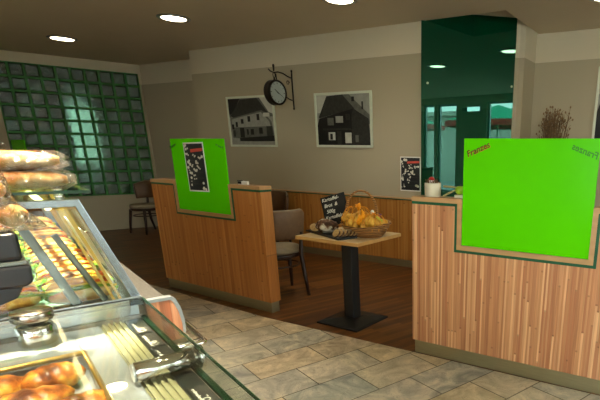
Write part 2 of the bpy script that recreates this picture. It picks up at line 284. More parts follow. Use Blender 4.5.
# ------------------------------------------------------------------ mesh builder
class MB:
    def __init__(s): s.v = []; s.f = []; s.mi = []; s.sm = []; s.cur = 0
    def add(s, vs, fs, smooth=False, T=None):
        o = len(s.v); s.v += [tuple(T @ Vector(p)) if T else tuple(p) for p in vs]
        for f in fs: s.f.append([o+i for i in f]); s.mi.append(s.cur); s.sm.append(smooth)
        return s
    def mat(s, i): s.cur = i; return s
    def box(s, lo, hi, T=None):
        x0,y0,z0 = lo; x1,y1,z1 = hi
        return s.add([(x0,y0,z0),(x1,y0,z0),(x1,y1,z0),(x0,y1,z0),(x0,y0,z1),(x1,y0,z1),(x1,y1,z1),(x0,y1,z1)],
              [(0,3,2,1),(4,5,6,7),(0,1,5,4),(1,2,6,5),(2,3,7,6),(3,0,4,7)], T=T)
    def prism(s, poly, ext, T=None, smooth=False):
        """poly: 3D points (planar, CCW seen against ext), ext: vector"""
        n = len(poly); e = Vector(ext); a = [Vector(p) for p in poly]
        vs = [tuple(p) for p in a] + [tuple(p+e) for p in a]
        return s.add(vs, [tuple(reversed(range(n))), tuple(range(n,2*n))] + [(i,(i+1)%n,n+(i+1)%n,n+i) for i in range(n)], smooth, T)
    def cyl(s, p0, p1, r0, r1=None, n=20, smooth=True, cap=True, T=None):
        if r1 is None: r1 = r0
        p0 = Vector(p0); p1 = Vector(p1); d = (p1-p0).normalized()
        u = d.orthogonal().normalized(); w = d.cross(u)
        vs = []
        for p, r in ((p0,r0),(p1,r1)):
            for i in range(n):
                a = 2*PI*i/n; vs.append(tuple(p + (u*math.cos(a)+w*math.sin(a))*r))
        s.add(vs, [(i,(i+1)%n,n+(i+1)%n,n+i) for i in range(n)], smooth, T)
        if cap:
            s.add(vs[:n], [tuple(reversed(range(n)))], False, T); s.add(vs[n:], [tuple(range(n))], False, T)
        return s
    def tube(s, pts, r, n=10, T=None, closed=False, radii=None):
        pts = [Vector(p) for p in pts]; m = len(pts); vs = []; prev = None
        for k, p in enumerate(pts):
            if closed: d = pts[(k+1)%m]-pts[k-1]
            else: d = pts[min(k+1,m-1)]-pts[max(k-1,0)]
            d.normalize()
            if prev is None: u = d.orthogonal().normalized()
            else:
                u = prev - d*prev.dot(d)
                u = u.normalized() if u.length > 1e-6 else d.orthogonal().normalized()
            prev = u; w = d.cross(u); rr = radii[k] if radii else r
            for i in range(n):
                a = 2*PI*i/n; vs.append(tuple(p+(u*math.cos(a)+w*math.sin(a))*rr))
        fs = []
        for k in range(m if closed else m-1):
            a0 = k*n; b0 = ((k+1)%m)*n
            for i in range(n): fs.append((a0+i, a0+(i+1)%n, b0+(i+1)%n, b0+i))
        if not closed: fs += [tuple(reversed(range(n))), tuple(range((m-1)*n, m*n))]
        return s.add(vs, fs, True, T)
    def lathe(s, prof, n=32, T=None, sx=1, sy=1, cap=True):
        vs = []; m = len(prof)
        for r, z in prof:
            for i in range(n):
                a = 2*PI*i/n; vs.append((r*math.cos(a)*sx, r*math.sin(a)*sy, z))
        fs = []
        for k in range(m-1):
            for i in range(n): fs.append((k*n+i, k*n+(i+1)%n, (k+1)*n+(i+1)%n, (k+1)*n+i))
        if cap: fs += [tuple(reversed(range(n))), tuple(range((m-1)*n, m*n))]
        return s.add(vs, fs, True, T)
    def ell(s, c, r, n=16, m=10, T=None, lump=0, seed=0, freq=6):
        vs = []; c = Vector(c)
        for k in range(m+1):
            t = PI*k/m
            for i in range(n):
                a = 2*PI*i/n; d = Vector((math.sin(t)*math.cos(a), math.sin(t)*math.sin(a), math.cos(t)))
                q = 1 + (lump*noise.noise(d*freq*.3+Vector((seed,seed*.7,0))) if lump else 0)
                vs.append((c.x+d.x*r[0]*q, c.y+d.y*r[1]*q, c.z+d.z*r[2]*q))
        fs = [(k*n+i, (k+1)*n+i, (k+1)*n+(i+1)%n, k*n+(i+1)%n) for k in range(m) for i in range(n)]
        return s.add(vs, fs, True, T)
    def build(s, name, mats, parent=None, bevel=0, label=None, loc=None, rot=None, seg=2):
        me = bpy.data.meshes.new(name); me.from_pydata(s.v, [], s.f)
        if not isinstance(mats, (list, tuple)): mats = [mats]
        for m in mats: me.materials.append(M[m] if isinstance(m, str) else m)
        for p, mi, sm in zip(me.polygons, s.mi, s.sm): p.material_index = mi; p.use_smooth = sm
        bm = bmesh.new(); bm.from_mesh(me); bmesh.ops.remove_doubles(bm, verts=bm.verts, dist=1e-6)
        bmesh.ops.recalc_face_normals(bm, faces=bm.faces); bm.to_mesh(me); bm.free(); me.update()
        o = bpy.data.objects.new(name, me); C.objects.link(o)
        if parent: o.parent = parent
        if loc: o.location = loc
        if rot: o.rotation_euler = rot
        if bevel:
            md = o.modifiers.new('bevel', 'BEVEL'); md.width = bevel; md.segments = seg; md.limit_method = 'ANGLE'; md.angle_limit = .6
            md.harden_normals = False
        if label: o['label'] = label
        return o
def tag(o, label, cat, group=None, kind=None):
    o['label'] = label; o['category'] = cat
    if group: o['group'] = group
    if kind: o['kind'] = kind
    return o
def struct(o): o['kind'] = 'structure'; return o
def empty(name, label, cat, loc=(0,0,0), rz=0, group=None):
    o = bpy.data.objects.new(name, None); C.objects.link(o); o.location = loc; o.rotation_euler = (0,0,rz); o.empty_display_size = .05
    return tag(o, label, cat, group)
def kids(o): return [c for c in bpy.data.objects if c.parent == o]
def copy_tree(o, parent=None):
    c = o.copy(); C.objects.link(c)
    if parent: c.parent = parent
    for ch in kids(o): copy_tree(ch, c)
    return c
def text_obj(name, s, size, material, parent, loc, rot, extrude=.0008, shear=0, align='LEFT', flip=False, space=1.0, offset=0):
    cu = bpy.data.curves.new(name, 'FONT'); cu.body = s; cu.size = size; cu.extrude = extrude; cu.shear = shear; cu.align_x = align; cu.space_line = space; cu.offset = offset
    t = bpy.data.objects.new('tmp_text', cu); C.objects.link(t); bpy.context.view_layer.update()
    me = bpy.data.meshes.new_from_object(t.evaluated_get(bpy.context.evaluated_depsgraph_get()))
    bpy.data.objects.remove(t); bpy.data.curves.remove(cu)
    if flip:
        for v in me.vertices: v.co.x = -v.co.x
        me.flip_normals()
    me.materials.clear(); me.materials.append(M[material]); me.name = name
    o = bpy.data.objects.new(name, me); C.objects.link(o); o.location = loc; o.rotation_euler = rot
    if parent: o.parent = parent
    return o

# ------------------------------------------------------------------ camera (lens shift as in the cropped photograph)
R = Matrix(((0.8802804685, 0.4742654942, 0.0133618023), (0.1527661449, -0.2566604382, -0.9543520967), (-0.4491868227, 0.8421387418, -0.2983848820)))
cx, cd, cf = Vector(R[0]), Vector(R[1]), Vector(R[2])
cam = bpy.data.cameras.new('camera'); co = bpy.data.objects.new('camera', cam); C.objects.link(co)
co.matrix_world = Matrix.Translation((0,0,1.41)) @ Matrix(((cx.x,-cd.x,-cf.x),(cx.y,-cd.y,-cf.y),(cx.z,-cd.z,-cf.z))).to_4x4()
cam.sensor_width = 36; cam.lens = 476.97/600*36; cam.shift_x = -(440.56-300)/600; cam.shift_y = (300.52-200)/600
cam.clip_start = .02; cam.clip_end = 200
sc.camera = co

# ------------------------------------------------------------------ the setting
ZC = 2.756
LW = lambda s, z, d=0: Vector((-9.566+.3495*s-.937*d, 3.568+.937*s+.349*d, z))      # along the skewed left wall, d outward
edge = [(-12,3.38),(-9.6,3.21),(-5.3,2.905),(-3.235,2.757),(-1.7,2.762),(3.4,2.762)]
g = MB(); g.prism([(-12,-3.4,0),(3.4,-3.4,0)]+[(x,y,0) for x,y in reversed(edge)], (0,0,-.1)); struct(g.build('floor', 'tiles'))
g = MB(); g.prism([(x,y,0) for x,y in edge]+[(3.4,6.4,0),(-12,6.4,0)], (0,0,-.1)); struct(g.build('floor_wood', 'parquet'))
g = MB(); pts = [(x,y,.0005) for x,y in edge]
# ceiling with the raised triangular pocket in front of the green glass
T0, T1, T2 = (-2.94,5.035), (-2.0,5.035), (-2.0,5.82)
g = MB()
def face(ps, z, up=.12):
    g.prism([(x,y,z) for x,y in ps], (0,0,up))
face([(-12,-3.4),(3.4,-3.4),(3.4,5.035),(-12,5.035)], ZC)
face([(-12,5.035),(-2.94,5.035),(-2.94,6.4),(-12,6.4)], ZC); face([(-2.0,5.035),(3.4,5.035),(3.4,6.4),(-2.0,6.4)], ZC)
face([T0,T1,(-2.0,6.4),(-2.94,6.4)], 3.0)
g.box((-3.1,4.93,ZC+.1),(-1.85,5.03,3.12)); g.box((-1.99,4.9,ZC+.1),(-1.85,6.4,3.12)); g.box((-3.1,5.0,ZC+.1),(-2.95,6.4,3.12))
struct(g.build('ceiling', 'ceil'))
g = MB(); g.box((-6.9,5.037,0),(-2.94,5.7,ZC)); struct(g.build('wall_back', 'paint'))
g = MB(); g.box((-9.6,5.48,0),(-6.895,5.7,ZC)); struct(g.build('wall_back_alcove', 'paint'))
g = MB(); g.prism([(-2.94,5.04,0),(-2.09,5.752,0),(-2.025,5.752,0),(-2.025,6.3,0),(-2.94,6.3,0)], (0,0,3.0)); struct(g.build('wall_pier', 'paint'))
g = MB(); g.box((-2.03,6.15,0),(3.4,6.35,ZC)); struct(g.build('wall_back_right', 'paint'))
# left wall, built round the glass block window
g = MB()
def lw_box(s0, s1, z0, z1, d0=0, d1=.24, gg=None):
    (gg or g).prism([LW(s0,z0,d0), LW(s1,z0,d0), LW(s1,z0,d1), LW(s0,z0,d1)], (0,0,z1-z0))
lw_box(-8.2,.10,0,ZC); lw_box(.10,2.0,0,.6); lw_box(.10,2.0,2.615,ZC); lw_box(2.0,2.2,0,ZC)
struct(g.build('wall_left', 'paint'))
g = MB(); g.box((-12,-3.5,0),(-1.6,-3.3,ZC)); g.box((-1.6,-3.5,2.5),(3.4,-3.3,ZC)); g.box((-1.6,-3.5,0),(3.4,-3.3,.35)); g.box((.85,-3.5,0),(.95,-3.3,ZC)); struct(g.build('wall_front', 'paint'))
g = MB(); WY = [(-2.9,-.42),(-.28,.12),(.22,.86),(1.8,4.6)]
g.box((3.3,-3.4,0),(3.5,6.4,.35)); g.box((3.3,-3.4,2.6),(3.5,6.4,ZC))
ys = [-3.4]+[y for p in WY for y in p]+[6.4]
for i in range(0,len(ys),2): g.box((3.3,ys[i],.35),(3.5,ys[i+1],2.6))
struct(g.build('wall_right', 'paint'))
def lin_window(name, axis, a0, a1, z0, z1, pos, nm=1):
    f = MB(); t = .05
    if axis == 'x': bx = lambda a,b,c,d: f.box((pos-.03,a,c),(pos+.03,b,d))
    else: bx = lambda a,b,c,d: f.box((a,pos-.03,c),(b,pos+.03,d))
    bx(a0,a1,z0,z0+t); bx(a0,a1,z1-t,z1); bx(a0,a0+t,z0+t,z1-t); bx(a1-t,a1,z0+t,z1-t)
    for k in range(1,nm): m_ = a0+(a1-a0)*k/nm; bx(m_-t/2,m_+t/2,z0+t,z1-t)
    o = struct(f.build(name, 'alu'))
    p = MB()
    if axis == 'x': p.box((pos-.003,a0+t,z0+t),(pos+.003,a1-t,z1-t))
    else: p.box((a0+t,pos-.003,z0+t),(a1-t,pos+.003,z1-t))
    p.build('window_glass', 'glass', o)
for i,(a,bb) in enumerate(WY): lin_window('window_%d' % (i+2), 'x', a, bb, .35, 2.6, 3.4, 2 if bb-a > 1.5 else 1)
lin_window('window_6','y',-1.6,.85,.35,2.5,-3.4,2); lin_window('window_7','y',.95,3.4,.35,2.5,-3.4,2)
# glass block window
fr = MB(); bl = MB(); nC, nR = 10, 10; S0, S1, Z0, Z1 = .10, 2.0, .6, 2.615
cw, ch = (S1-S0)/nC, (Z1-Z0)/nR; j = .016
for i in range(nC+1):
    s_ = S0+i*cw; lw_box(max(S0,s_-j), min(S1,s_+j), Z0, Z1, .03, .105, fr)
for k in range(nR+1):
    z_ = Z0+k*ch; 
    for i in range(nC): lw_box(S0+i*cw+j, S0+(i+1)*cw-j, max(Z0,z_-j), min(Z1,z_+j), .03, .105, fr)
for i in range(nC):
    for k in range(nR):
        a0, a1, b0, b1 = S0+i*cw+j, S0+(i+1)*cw-j, Z0+k*ch+j, Z0+(k+1)*ch-j
        q = .018
        for d0, d1, sgn in ((.03,.022,1),(.105,.113,-1)):
            vs = [LW(a0,b0,d0),LW(a1,b0,d0),LW(a1,b1,d0),LW(a0,b1,d0),LW(a0+q,b0+q,d1),LW(a1-q,b0+q,d1),LW(a1-q,b1-q,d1),LW(a0+q,b1-q,d1)]
            bl.add(vs, [(4,5,6,7),(0,1,5,4),(1,2,6,5),(2,3,7,6),(3,0,4,7)])
w1 = struct(fr.build('window_1', 'blockgrid')); bl.build('glass_block_pane', 'block', w1)
# wainscot and skirting of the back wall
g = MB(); g.box((-6.88,5.017,.09),(-2.945,5.036,.835)); wn = struct(g.build('trim_1', 'bamboo_w'))
g = MB(); g.box((-6.88,5.005,.848),(-2.945,5.036,.865)); struct(g.build('trim_2', 'tan_trim'))
g = MB(); g.box((-6.88,5.009,.835),(-2.945,5.036,.848)); struct(g.build('trim_3', 'green_trim'))
g = MB(); g.box((-6.88,5.022,0),(-2.945,5.036,.09)); struct(g.build('baseboard_back', 'kick'))
# outside: pavement, hedge behind the blocks, facade opposite
g = MB(); g.box((-22,-20,-.3),(22,20,-.12)); struct(g.build('floor_pavement', 'pave'))
def hedge(name, s0, s1, h, d0, label, dens=1.0):
    hb = MB(); rnd = random.Random(int(s0*100)); 
    for _ in range(int(5200*dens*(s1-s0)*h/2.5)):
        s_ = rnd.uniform(s0,s1); z_ = rnd.uniform(.0,h)*1.0; d_ = d0+rnd.uniform(0,.7); p = LW(s_,z_,d_)
        a = Vector((rnd.uniform(-1,1),rnd.uniform(-1,1),rnd.uniform(-1,1))).normalized()*.055; b_ = a.orthogonal().normalized()*.03
        hb.add([p-a,p+b_,p+a,p-b_],[(0,1,2,3)])
    for k in range(int((s1-s0)/.5)+1): 
        p = LW(s0+.2+k*.5,-.12,d0+.35); hb.cyl(p,p+Vector((0,0,h*.8+.12)),.03,.012,6)
    o = hb.build(name, 'leaf'); tag(o, label, 'hedge')
hedge('garden_hedge', -2.4, 1.12, 4.6, 1.5, 'dark green hedge outside behind the left part of the glass block window')
hedge('garden_hedge', 1.55, 5.4, 4.6, 1.5, 'dark green hedge outside behind the right part of the glass block window', 1.25)
def leafmass(name, s0, s1, z0, z1, d0, label, cat, n=1500):
    hb = MB(); rnd = random.Random(int(z0*100)+9)
    for _ in range(n):
        u, v = rnd.uniform(-1,1), rnd.uniform(-1,1); wd = rnd.uniform(-1,1)
        if u*u+v*v+wd*wd > 1: continue
        p = LW((s0+s1)/2+u*(s1-s0)/2, (z0+z1)/2+v*(z1-z0)/2, d0+wd*.35)
        a = Vector((rnd.uniform(-1,1),rnd.uniform(-1,1),rnd.uniform(-1,1))).normalized()*.055; b_ = a.orthogonal().normalized()*.03
        hb.add([p-a,p+b_,p+a,p-b_],[(0,1,2,3)])
    p = LW((s0+s1)/2,-.12,d0); hb.cyl(p,p+Vector((0,0,(z0+z1)/2+.12)),.035,.02,8)
    tag(hb.build(name,'leaf'), label, cat)
leafmass('gap_screen_top',.7,2.1,2.15,3.9,1.9,'leaf mass added to darken the top of the gap between the hedges','leaf screen',3800)  # added only to darken the upper rows of glass blocks
leafmass('gap_screen_low',.9,1.9,-.1,1.15,1.75,'low leaf mass added to darken the foot of the gap between the two hedges','low leaf screen',1500)  # added likewise to darken the lower rows
g = MB(); g.box((14,-14,-.12),(15,14,3.2)); g.box((13.7,-14,3.2),(15.2,14,3.4)); struct(g.build('wall_opposite', 'facade'))
def parasol(x, y, label):
    r = empty('garden_parasol', label, 'parasol', (x,y,-.12))
    p = MB(); p.cyl((0,0,.05),(0,0,2.95),.024,n=12); p.build('pole', 'white', r)
    p = MB(); p.lathe([(.32,0),(.32,.05),(.06,.09)],24); p.build('base', 'pave', r)
    p = MB(); n = 8; rr = 1.7
    top = [(0,0,2.95)]; rim = [(rr*math.cos(2*PI*i/n), rr*math.sin(2*PI*i/n), 2.45) for i in range(n)]
    p.add(top+rim, [(0,1+i,1+(i+1)%n) for i in range(n)]); o = p.build('canopy', 'umb', r)
    sd = o.modifiers.new('thick','SOLIDIFY'); sd.thickness = .01
    p = MB()
    for i in range(n):
        a, b_ = Vector(rim[i]), Vector(rim[(i+1)%n]); p.add([a,b_,b_-Vector((0,0,.17)),a-Vector((0,0,.17))],[(0,1,2,3)])
    o = p.build('valance', 'umbred', r); sd = o.modifiers.new('thick','SOLIDIFY'); sd.thickness = .008
parasol(6.4, .2, 'green parasol with red edge outside the shop window, mirrored in green glass')
parasol(6.6, -4.2, 'second green parasol with red edge further along the pavement')

# ------------------------------------------------------------------ ceiling lights
lamps = [(-7.67,3.78,'leftmost round ceiling light, above the glass block window'),(-5.34,3.77,'bright round ceiling light above the left divider'),
         (-3.26,4.02,'round ceiling light just above the top edge of the photo centre'),(-1.02,4.98,'round ceiling light at the top right corner'),
         (-.62,3.36,'round ceiling light seen only mirrored in the green glass'),(-5.3,1.2,'round ceiling light over the tiled walkway on the left'),
         (-2.9,1.2,'round ceiling light over the tiled walkway'),(-.6,.9,'round ceiling light nearest the photographer')]
def make_lamp(loc, label):
    r = empty('ceiling_light', label, 'ceiling light', loc, 0, 'round ceiling lights')
    p = MB(); p.lathe([(.125,0),(.165,-.001),(.168,-.007),(.16,-.013),(.135,-.016),(.125,-.012)],40,cap=False); p.build('frame','alu',r)
    p = MB(); p.lathe([(.001,-.017),(.08,-.0165),(.126,-.010),(.126,-.002),(.001,-.001)],40,cap=False); p.build('diffuser','lamp',r)
    return r
l0 = None
for x,y,lb in lamps:
    if l0 is None: l0 = make_lamp((x,y,ZC),lb)
    else: c = copy_tree(l0); c.location = (x,y,ZC); c['label'] = lb

# ------------------------------------------------------------------ dividers
def steps(w, x1, x2, h, zb, d):
    return [(0,h-d),(x1-d,h-d),(x1-d,zb-d),(x2+d,zb-d),(x2+d,h-d),(w,h-d)]
def divider(loc, rz, w, x1, x2, h, zb, label, wood, T=.11):
    r = empty('room_divider', label, 'divider', loc, rz)
    def band(d0, d1, y0, y1, name, m, bevel=0):
        a = steps(w,x1,x2,h,zb,d0); b_ = steps(w,x1,x2,h,zb,d1); p = MB()
        for i in range(5):
            p.prism([(a[i][0],y0,a[i][1]),(b_[i][0],y0,b_[i][1]),(b_[i+1][0],y0,b_[i+1][1]),(a[i+1][0],y0,a[i+1][1])],(0,y1-y0,0))
        return p.build(name, m, r)
    band(0,.03,-.006,T+.006,'cap_rail','tan_trim'); band(.03,.048,-.004,T+.004,'green_stripe','green_trim')
    s = steps(w,x1,x2,h,zb,.048); p = MB()
    k = .1
    p.box((0,0,k),(s[1][0],T,s[1][1])); p.box((s[1][0],0,k),(s[3][0],T,s[2][1])); p.box((s[3][0],0,k),(w,T,s[4][1])); p.build('cladding', wood, r)
    p = MB(); p.box((.012,.012,0),(w-.012,T-.012,k)); p.build('kick_plate','kick',r)
    return r
RDIV = divider((-1.70,2.764,0), 0, 1.58, .370, 1.182, 1.123, .828, 'bamboo divider on the right with a big notch holding a green panel', 'bamboo')
LDIV = divider((-4.847,2.933,0), math.radians(-2.7), 1.615, .42, 1.206, 1.113, .846, 'bamboo divider on the left, narrower in view, with notch and green panel', 'bamboo_l')
def panel(par_loc, rz, x0, x1, z0, z1, label):
    r = empty('acrylic_panel', label, 'panel', par_loc, rz)
    p = MB(); p.box((x0,.004,z0),(x1,.014,z1)); p.build('sheet','acrylic',r, bevel=.0015)
    return r
RP = panel((-1.70,2.764,0), 0, .371, 1.181, .829, 1.487, 'large bright lime green panel standing in the right divider')
LP = panel((-4.847,2.933,0), math.radians(-2.7), .421, 1.205, .847, 1.489, 'lime green panel with a menu poster, standing in the left divider')
def logo(P, x, z, size, rot, flip=False, mats=('logo_gold','logo_brown')):
    if flip:
        text_obj('shop_lettering','Franzes',size,'acrylic_dark',P,(x,.0032,z),(PI/2,-rot,0),.0004,.15,flip=True,offset=.0010); return
    a = text_obj('shop_lettering','Franzes',size,mats[1],P,(x,.003,z),(PI/2,-rot,0),.0004,.15,offset=.0006)
    text_obj('lettering_outline','Franzes',size,mats[0],a,(.0015,-.0022,-.0003),(0,0,0),.0002,.15,offset=.0012)
logo(RP,.398,1.378,.052,.40); logo(RP,1.172,1.378,.050,-.36,True)
logo(LP,.405,1.40,.034,.33,mats=('acrylic_dark','acrylic_dark')); logo(LP,1.19,1.40,.034,-.33,True)
# third divider panel, far left behind the breads
D3 = divider((-9.44,3.63,0), math.radians(-2.7), .62, .06, .52, 1.115, .857, 'third divider far on the left, hidden behind the wrapped breads', 'bamboo_l')
P3 = panel((-9.44,3.63,0), math.radians(-2.7), .061, .519, .858, 1.490, 'dark-lit lime green panel at the far left behind the wrapped breads')

def menu_poster(name, loc, rot, w, h, label, seed, border=.012):
    r = empty(name, label, 'poster', loc); r.rotation_euler = rot
    p = MB(); p.box((0,-.002,0),(w,0,h)); p.build('sheet','white',r)
    p = MB(); p.box((border,-.0028,border),(w-border,-.0022,h-border)); p.build('black_print','menu',r)
    p = MB(); b_ = border
    p.prism([(w*.34,-.0034,h*.80),(w-b_*1.3,-.0034,h*.825),(w-b_*1.3,-.0034,h*.885),(w*.34,-.0034,h*.865)],(0,.0004,0)); p.build('red_banner','menured',r)
    rnd = random.Random(seed); p = MB()
    def blob(u,v,q): 
        for _ in range(4):
            a = u*w+rnd.uniform(-.5,.5)*q; c_ = v*h+rnd.uniform(-.5,.5)*q; rr = q*rnd.uniform(.15,.3); n = 6
            p.prism([(a+rr*math.cos(t*PI/3),-.0036,c_+rr*math.sin(t*PI/3)*.8) for t in range(n)],(0,.0004,0))
    for u,v,q in ((.18,.86,.05),(.15,.75,.03),(.16,.57,.045),(.15,.45,.02),(.17,.33,.04),(.14,.16,.03),(.48,.73,.025),(.8,.74,.04),(.55,.6,.04),(.36,.54,.03),(.62,.5,.035),(.5,.45,.04),(.82,.12,.05),(.4,.3,.03)): blob(u,v,q*w/.2)
    p.build('white_print','chalk',r)
    p = MB()
    for k in range(5): p.box((w*.3,-.0032,h*(.16+.12*k)),(w*.88,-.0029,h*(.163+.12*k)))
    p.build('ruled_line','g2',r)
    return r
menu_poster('menu_poster', (-4.782+.58*math.cos(-.047)+.0,2.930-.0245,1.038), (0,math.radians(-1.2),math.radians(-2.7)), .295, .43, 'black menu poster with white border taped askew on the left green panel', 3)
menu_poster('menu_poster', (-3.262,5.0365,.945), (0,0,0), .285, .40, 'black menu poster with white border hanging on the back wall', 5)
# move poster on the panel to the front of the sheet
bpy.data.objects['menu_poster'].location = Vector((-4.847,2.933,0)) + Matrix.Rotation(math.radians(-2.7),3,'Z') @ Vector((.628,.0035,1.025))

# ------------------------------------------------------------------ dark green glass panel on the pier
gr = empty('glass_wall_panel','tall dark green glass panel between the wainscot and the white pier, mirroring windows','glass panel',(-2.955,5.008,0), math.atan2(.705,.84))
L_ = 1.088
p = MB(); p.box((0,-.004,.87),(L_,.004,2.845)); p.build('glass_sheet','backglass',gr,bevel=.001)
for u,z in ((.07,2.137),(L_-.03,2.137),(.07,1.0),(L_-.03,1.0)):
    p = MB(); p.cyl((u,.016,z),(u,-.016,z),.013,n=16); p.build('mounting_bolt','chrome',gr)
# ledge of the wainscot under the glass
g = MB(); g.prism([(-2.945,5.0,.0),(-2.08,5.715,.0),(-2.06,5.75,.0),(-2.945,5.035,.0)],(0,0,.865)); struct(g.build('trim_4','bamboo_w'))

# ------------------------------------------------------------------ framed photographs
def picture(x0, x1, z0, z1, y, label, shapes):
    r = empty('framed_photograph', label, 'picture', (x0,y,z0), 0); w, h = x1-x0, z1-z0; t = .028
    p = MB(); p.box((0,-.022,0),(w,-.002,t)); p.box((0,-.022,h-t),(w,-.002,h)); p.box((0,-.022,t),(t,-.002,h-t)); p.box((w-t,-.022,t),(w,-.002,h-t)); p.build('frame','silver',r,bevel=.002)
    p = MB(); p.mat(0); p.box((t,-.010,t),(w-t,-.002,h-t))
    names = ['g1','g2','g3','g4','g5']
    for k,(mi,poly) in enumerate(shapes):
        yy = -.0105-.0002*k
        pl = [(t+(w-2*t)*u, yy, h-t-(h-2*t)*v) for u,v in poly]
        p.mat(mi); p.prism(pl,(0,.0002,0))
    p.build('photo_print', names, r)
    return r
def rc(u0,v0,u1,v1): return [(u0,v0),(u1,v0),(u1,v1),(u0,v1)]
shR = [(4,rc(0,0,1,.35)),(1,[(.5,0),(.62,0),(1,.42),(1,.6),(.7,.35)]),(0,[(.62,0),(1,.0),(1,.42)]),(2,[(.03,.44),(.2,.02),(.5,0),(.72,.28),(.06,.45)]),(3,[(.04,.46),(.7,.28),(.97,.48),(1,1),(0,1),(.0,.6)]),
       (2,[(.7,.28),(.97,.48),(1,1),(.66,1),(.66,.4)]),(1,rc(.2,.45,.32,.6)),(0,rc(.36,.42,.5,.55)),(2,rc(.55,.38,.63,.5)),(4,rc(.21,.74,.34,.9)),(3,rc(.24,.77,.29,.89)),(4,rc(.53,.75,.65,.96)),(1,rc(.72,.8,.78,.94)),(2,rc(.85,.15,.88,.3)),(3,rc(.67,.05,.72,.14)),(2,[(.1,.66),(.64,.66),(.66,.7),(.1,.7)]),(2,rc(.38,.72,.46,1))]
shL = [(1,rc(0,0,1,.4)),(4,[(.72,0),(1,.0),(1,.35),(.9,.3)]),(3,[(0,0),(.28,0),(.1,.3),(0,.35)]),(2,[(.03,.36),(.28,.03),(.66,0),(.9,.34),(.75,.27),(.1,.42)]),(1,[(.02,.42),(.75,.26),(.95,.5),(1,.9),(.04,.85)]),(0,[(.04,.44),(.73,.3),(.9,.5),(.92,.6),(.05,.62)]),
       (3,rc(.04,.55,.09,.66)),(3,rc(.13,.5,.18,.61)),(3,rc(.26,.44,.32,.54)),(3,rc(.42,.38,.48,.5)),(3,rc(.63,.34,.69,.47)),(3,rc(.22,.63,.32,.84)),(2,rc(.06,.68,.11,.82)),(3,rc(.38,.66,.42,.78)),(3,rc(.47,.66,.54,.78)),(3,rc(.66,.63,.74,.76)),(2,rc(.83,.6,.96,.86)),(3,[(.2,.85),(1,.8),(1,.92),(.2,.93)]),(0,[(0,.92),(1,.93),(1,1),(0,1)]),(4,rc(.78,.32,.92,.4))]
picture(-6.195,-5.265,1.437,2.108,5.035,'black and white photo of a plain-fronted old house, left frame behind the clock',shL)
picture(-4.545,-3.65,1.442,2.092,5.035,'black and white photo of a steep-roofed house, frame to the right of the clock',shR)
picture(-1.262,-.40,1.55,2.36,6.148,'silver-framed picture at the right edge above the green panel',shR)

# ------------------------------------------------------------------ clock on its bracket
ck = empty('station_clock','round double-sided black iron wall clock hanging from a scrolled bracket','clock',(-4.905,5.037,0))
zc_, yc = 2.085, -.315
p = MB(); p.tube([(0,-.012,1.925),(0,-.016,2.0),(0,-.016,2.3),(0,-.012,2.365)],.009,8); p.ell((0,-.014,2.372),(.012,.012,.016)); p.ell((0,-.014,1.92),(.012,.012,.016)); p.build('wall_bar','iron',ck)
arm = [(0,-.02,2.285),(0,-.09,2.30),(0,-.17,2.325),(0,-.25,2.33),(0,-.315,2.315),(0,-.37,2.325),(0,-.40,2.345)]
p = MB(); p.tube(arm,.008,8)
p.tube([(0,-.016,2.02)]+[(0,-.016-.27*math.sin(t),2.02+.29*(1-math.cos(t))) for t in [k*PI/20 for k in range(1,11)]],.007,8)
p.tube([(0,-.09+.028*math.cos(t)*(1-t/14),2.225+.028*math.sin(t)*(1-t/14)) for t in [k*.5 for k in range(18)]],.004,6)
p.build('scrolled_arm','iron',ck)
p = MB(); p.cyl((0,yc,2.33),(0,yc,2.375),.008,.012,12); p.ell((0,yc,2.392),(.014,.014,.022)); p.build('finial','iron',ck)
p = MB(); p.tube([(0,yc+.018*math.cos(2*PI*k/12),2.285+.03*math.sin(2*PI*k/12)) for k in range(12)],.005,6,closed=True); p.cyl((0,yc,2.21),(0,yc,2.262),.014,.009,12); p.build('hanging_ring','iron',ck)
TR = Matrix.Translation((0,yc,zc_)) @ Matrix.Rotation(PI/2,4,'Y')
p = MB(); p.lathe([(.125,-.05),(.143,-.052),(.148,-.042),(.146,-.02),(.146,.02),(.148,.042),(.143,.052),(.125,.05),(.125,.04),(.001,.039)],48,T=TR,cap=False); p.lathe([(.125,-.05),(.125,-.04),(.001,-.039)],48,T=TR,cap=False); p.build('drum','iron',ck)
for sg in (1,-1):
    p = MB(); p.lathe([(.001,.0405*sg),(.124,.0405*sg)],48,T=TR,cap=False); d = p.build('dial','dial',ck)
    for k in range(12):
        p = MB(); a = k*PI/6; r0, r1 = .098, .116; w = .0035 if k%3 else .006
        u = Vector((0,math.sin(a),math.cos(a))); v = Vector((0,math.cos(a),-math.sin(a))); c0 = Vector((.0412*sg,yc,zc_))
        p.prism([c0+u*r0-v*w,c0+u*r1-v*w,c0+u*r1+v*w,c0+u*r0+v*w],(.0006*sg,0,0)); p.build('hour_mark','g2',d)
    for nm, a, ln, w in (('hour_hand',math.radians(-55*sg),.062,.007),('minute_hand',math.radians(118*sg),.095,.0045)):
        p = MB(); u = Vector((0,math.sin(a),math.cos(a))); v = Vector((0,math.cos(a),-math.sin(a))); c0 = Vector((.0425*sg,yc,zc_))
        p.prism([c0-u*.018-v*w,c0+u*ln-v*w*.4,c0+u*ln+v*w*.4,c0-u*.018+v*w],(.0008*sg,0,0)); p.build(nm,'iron',d)

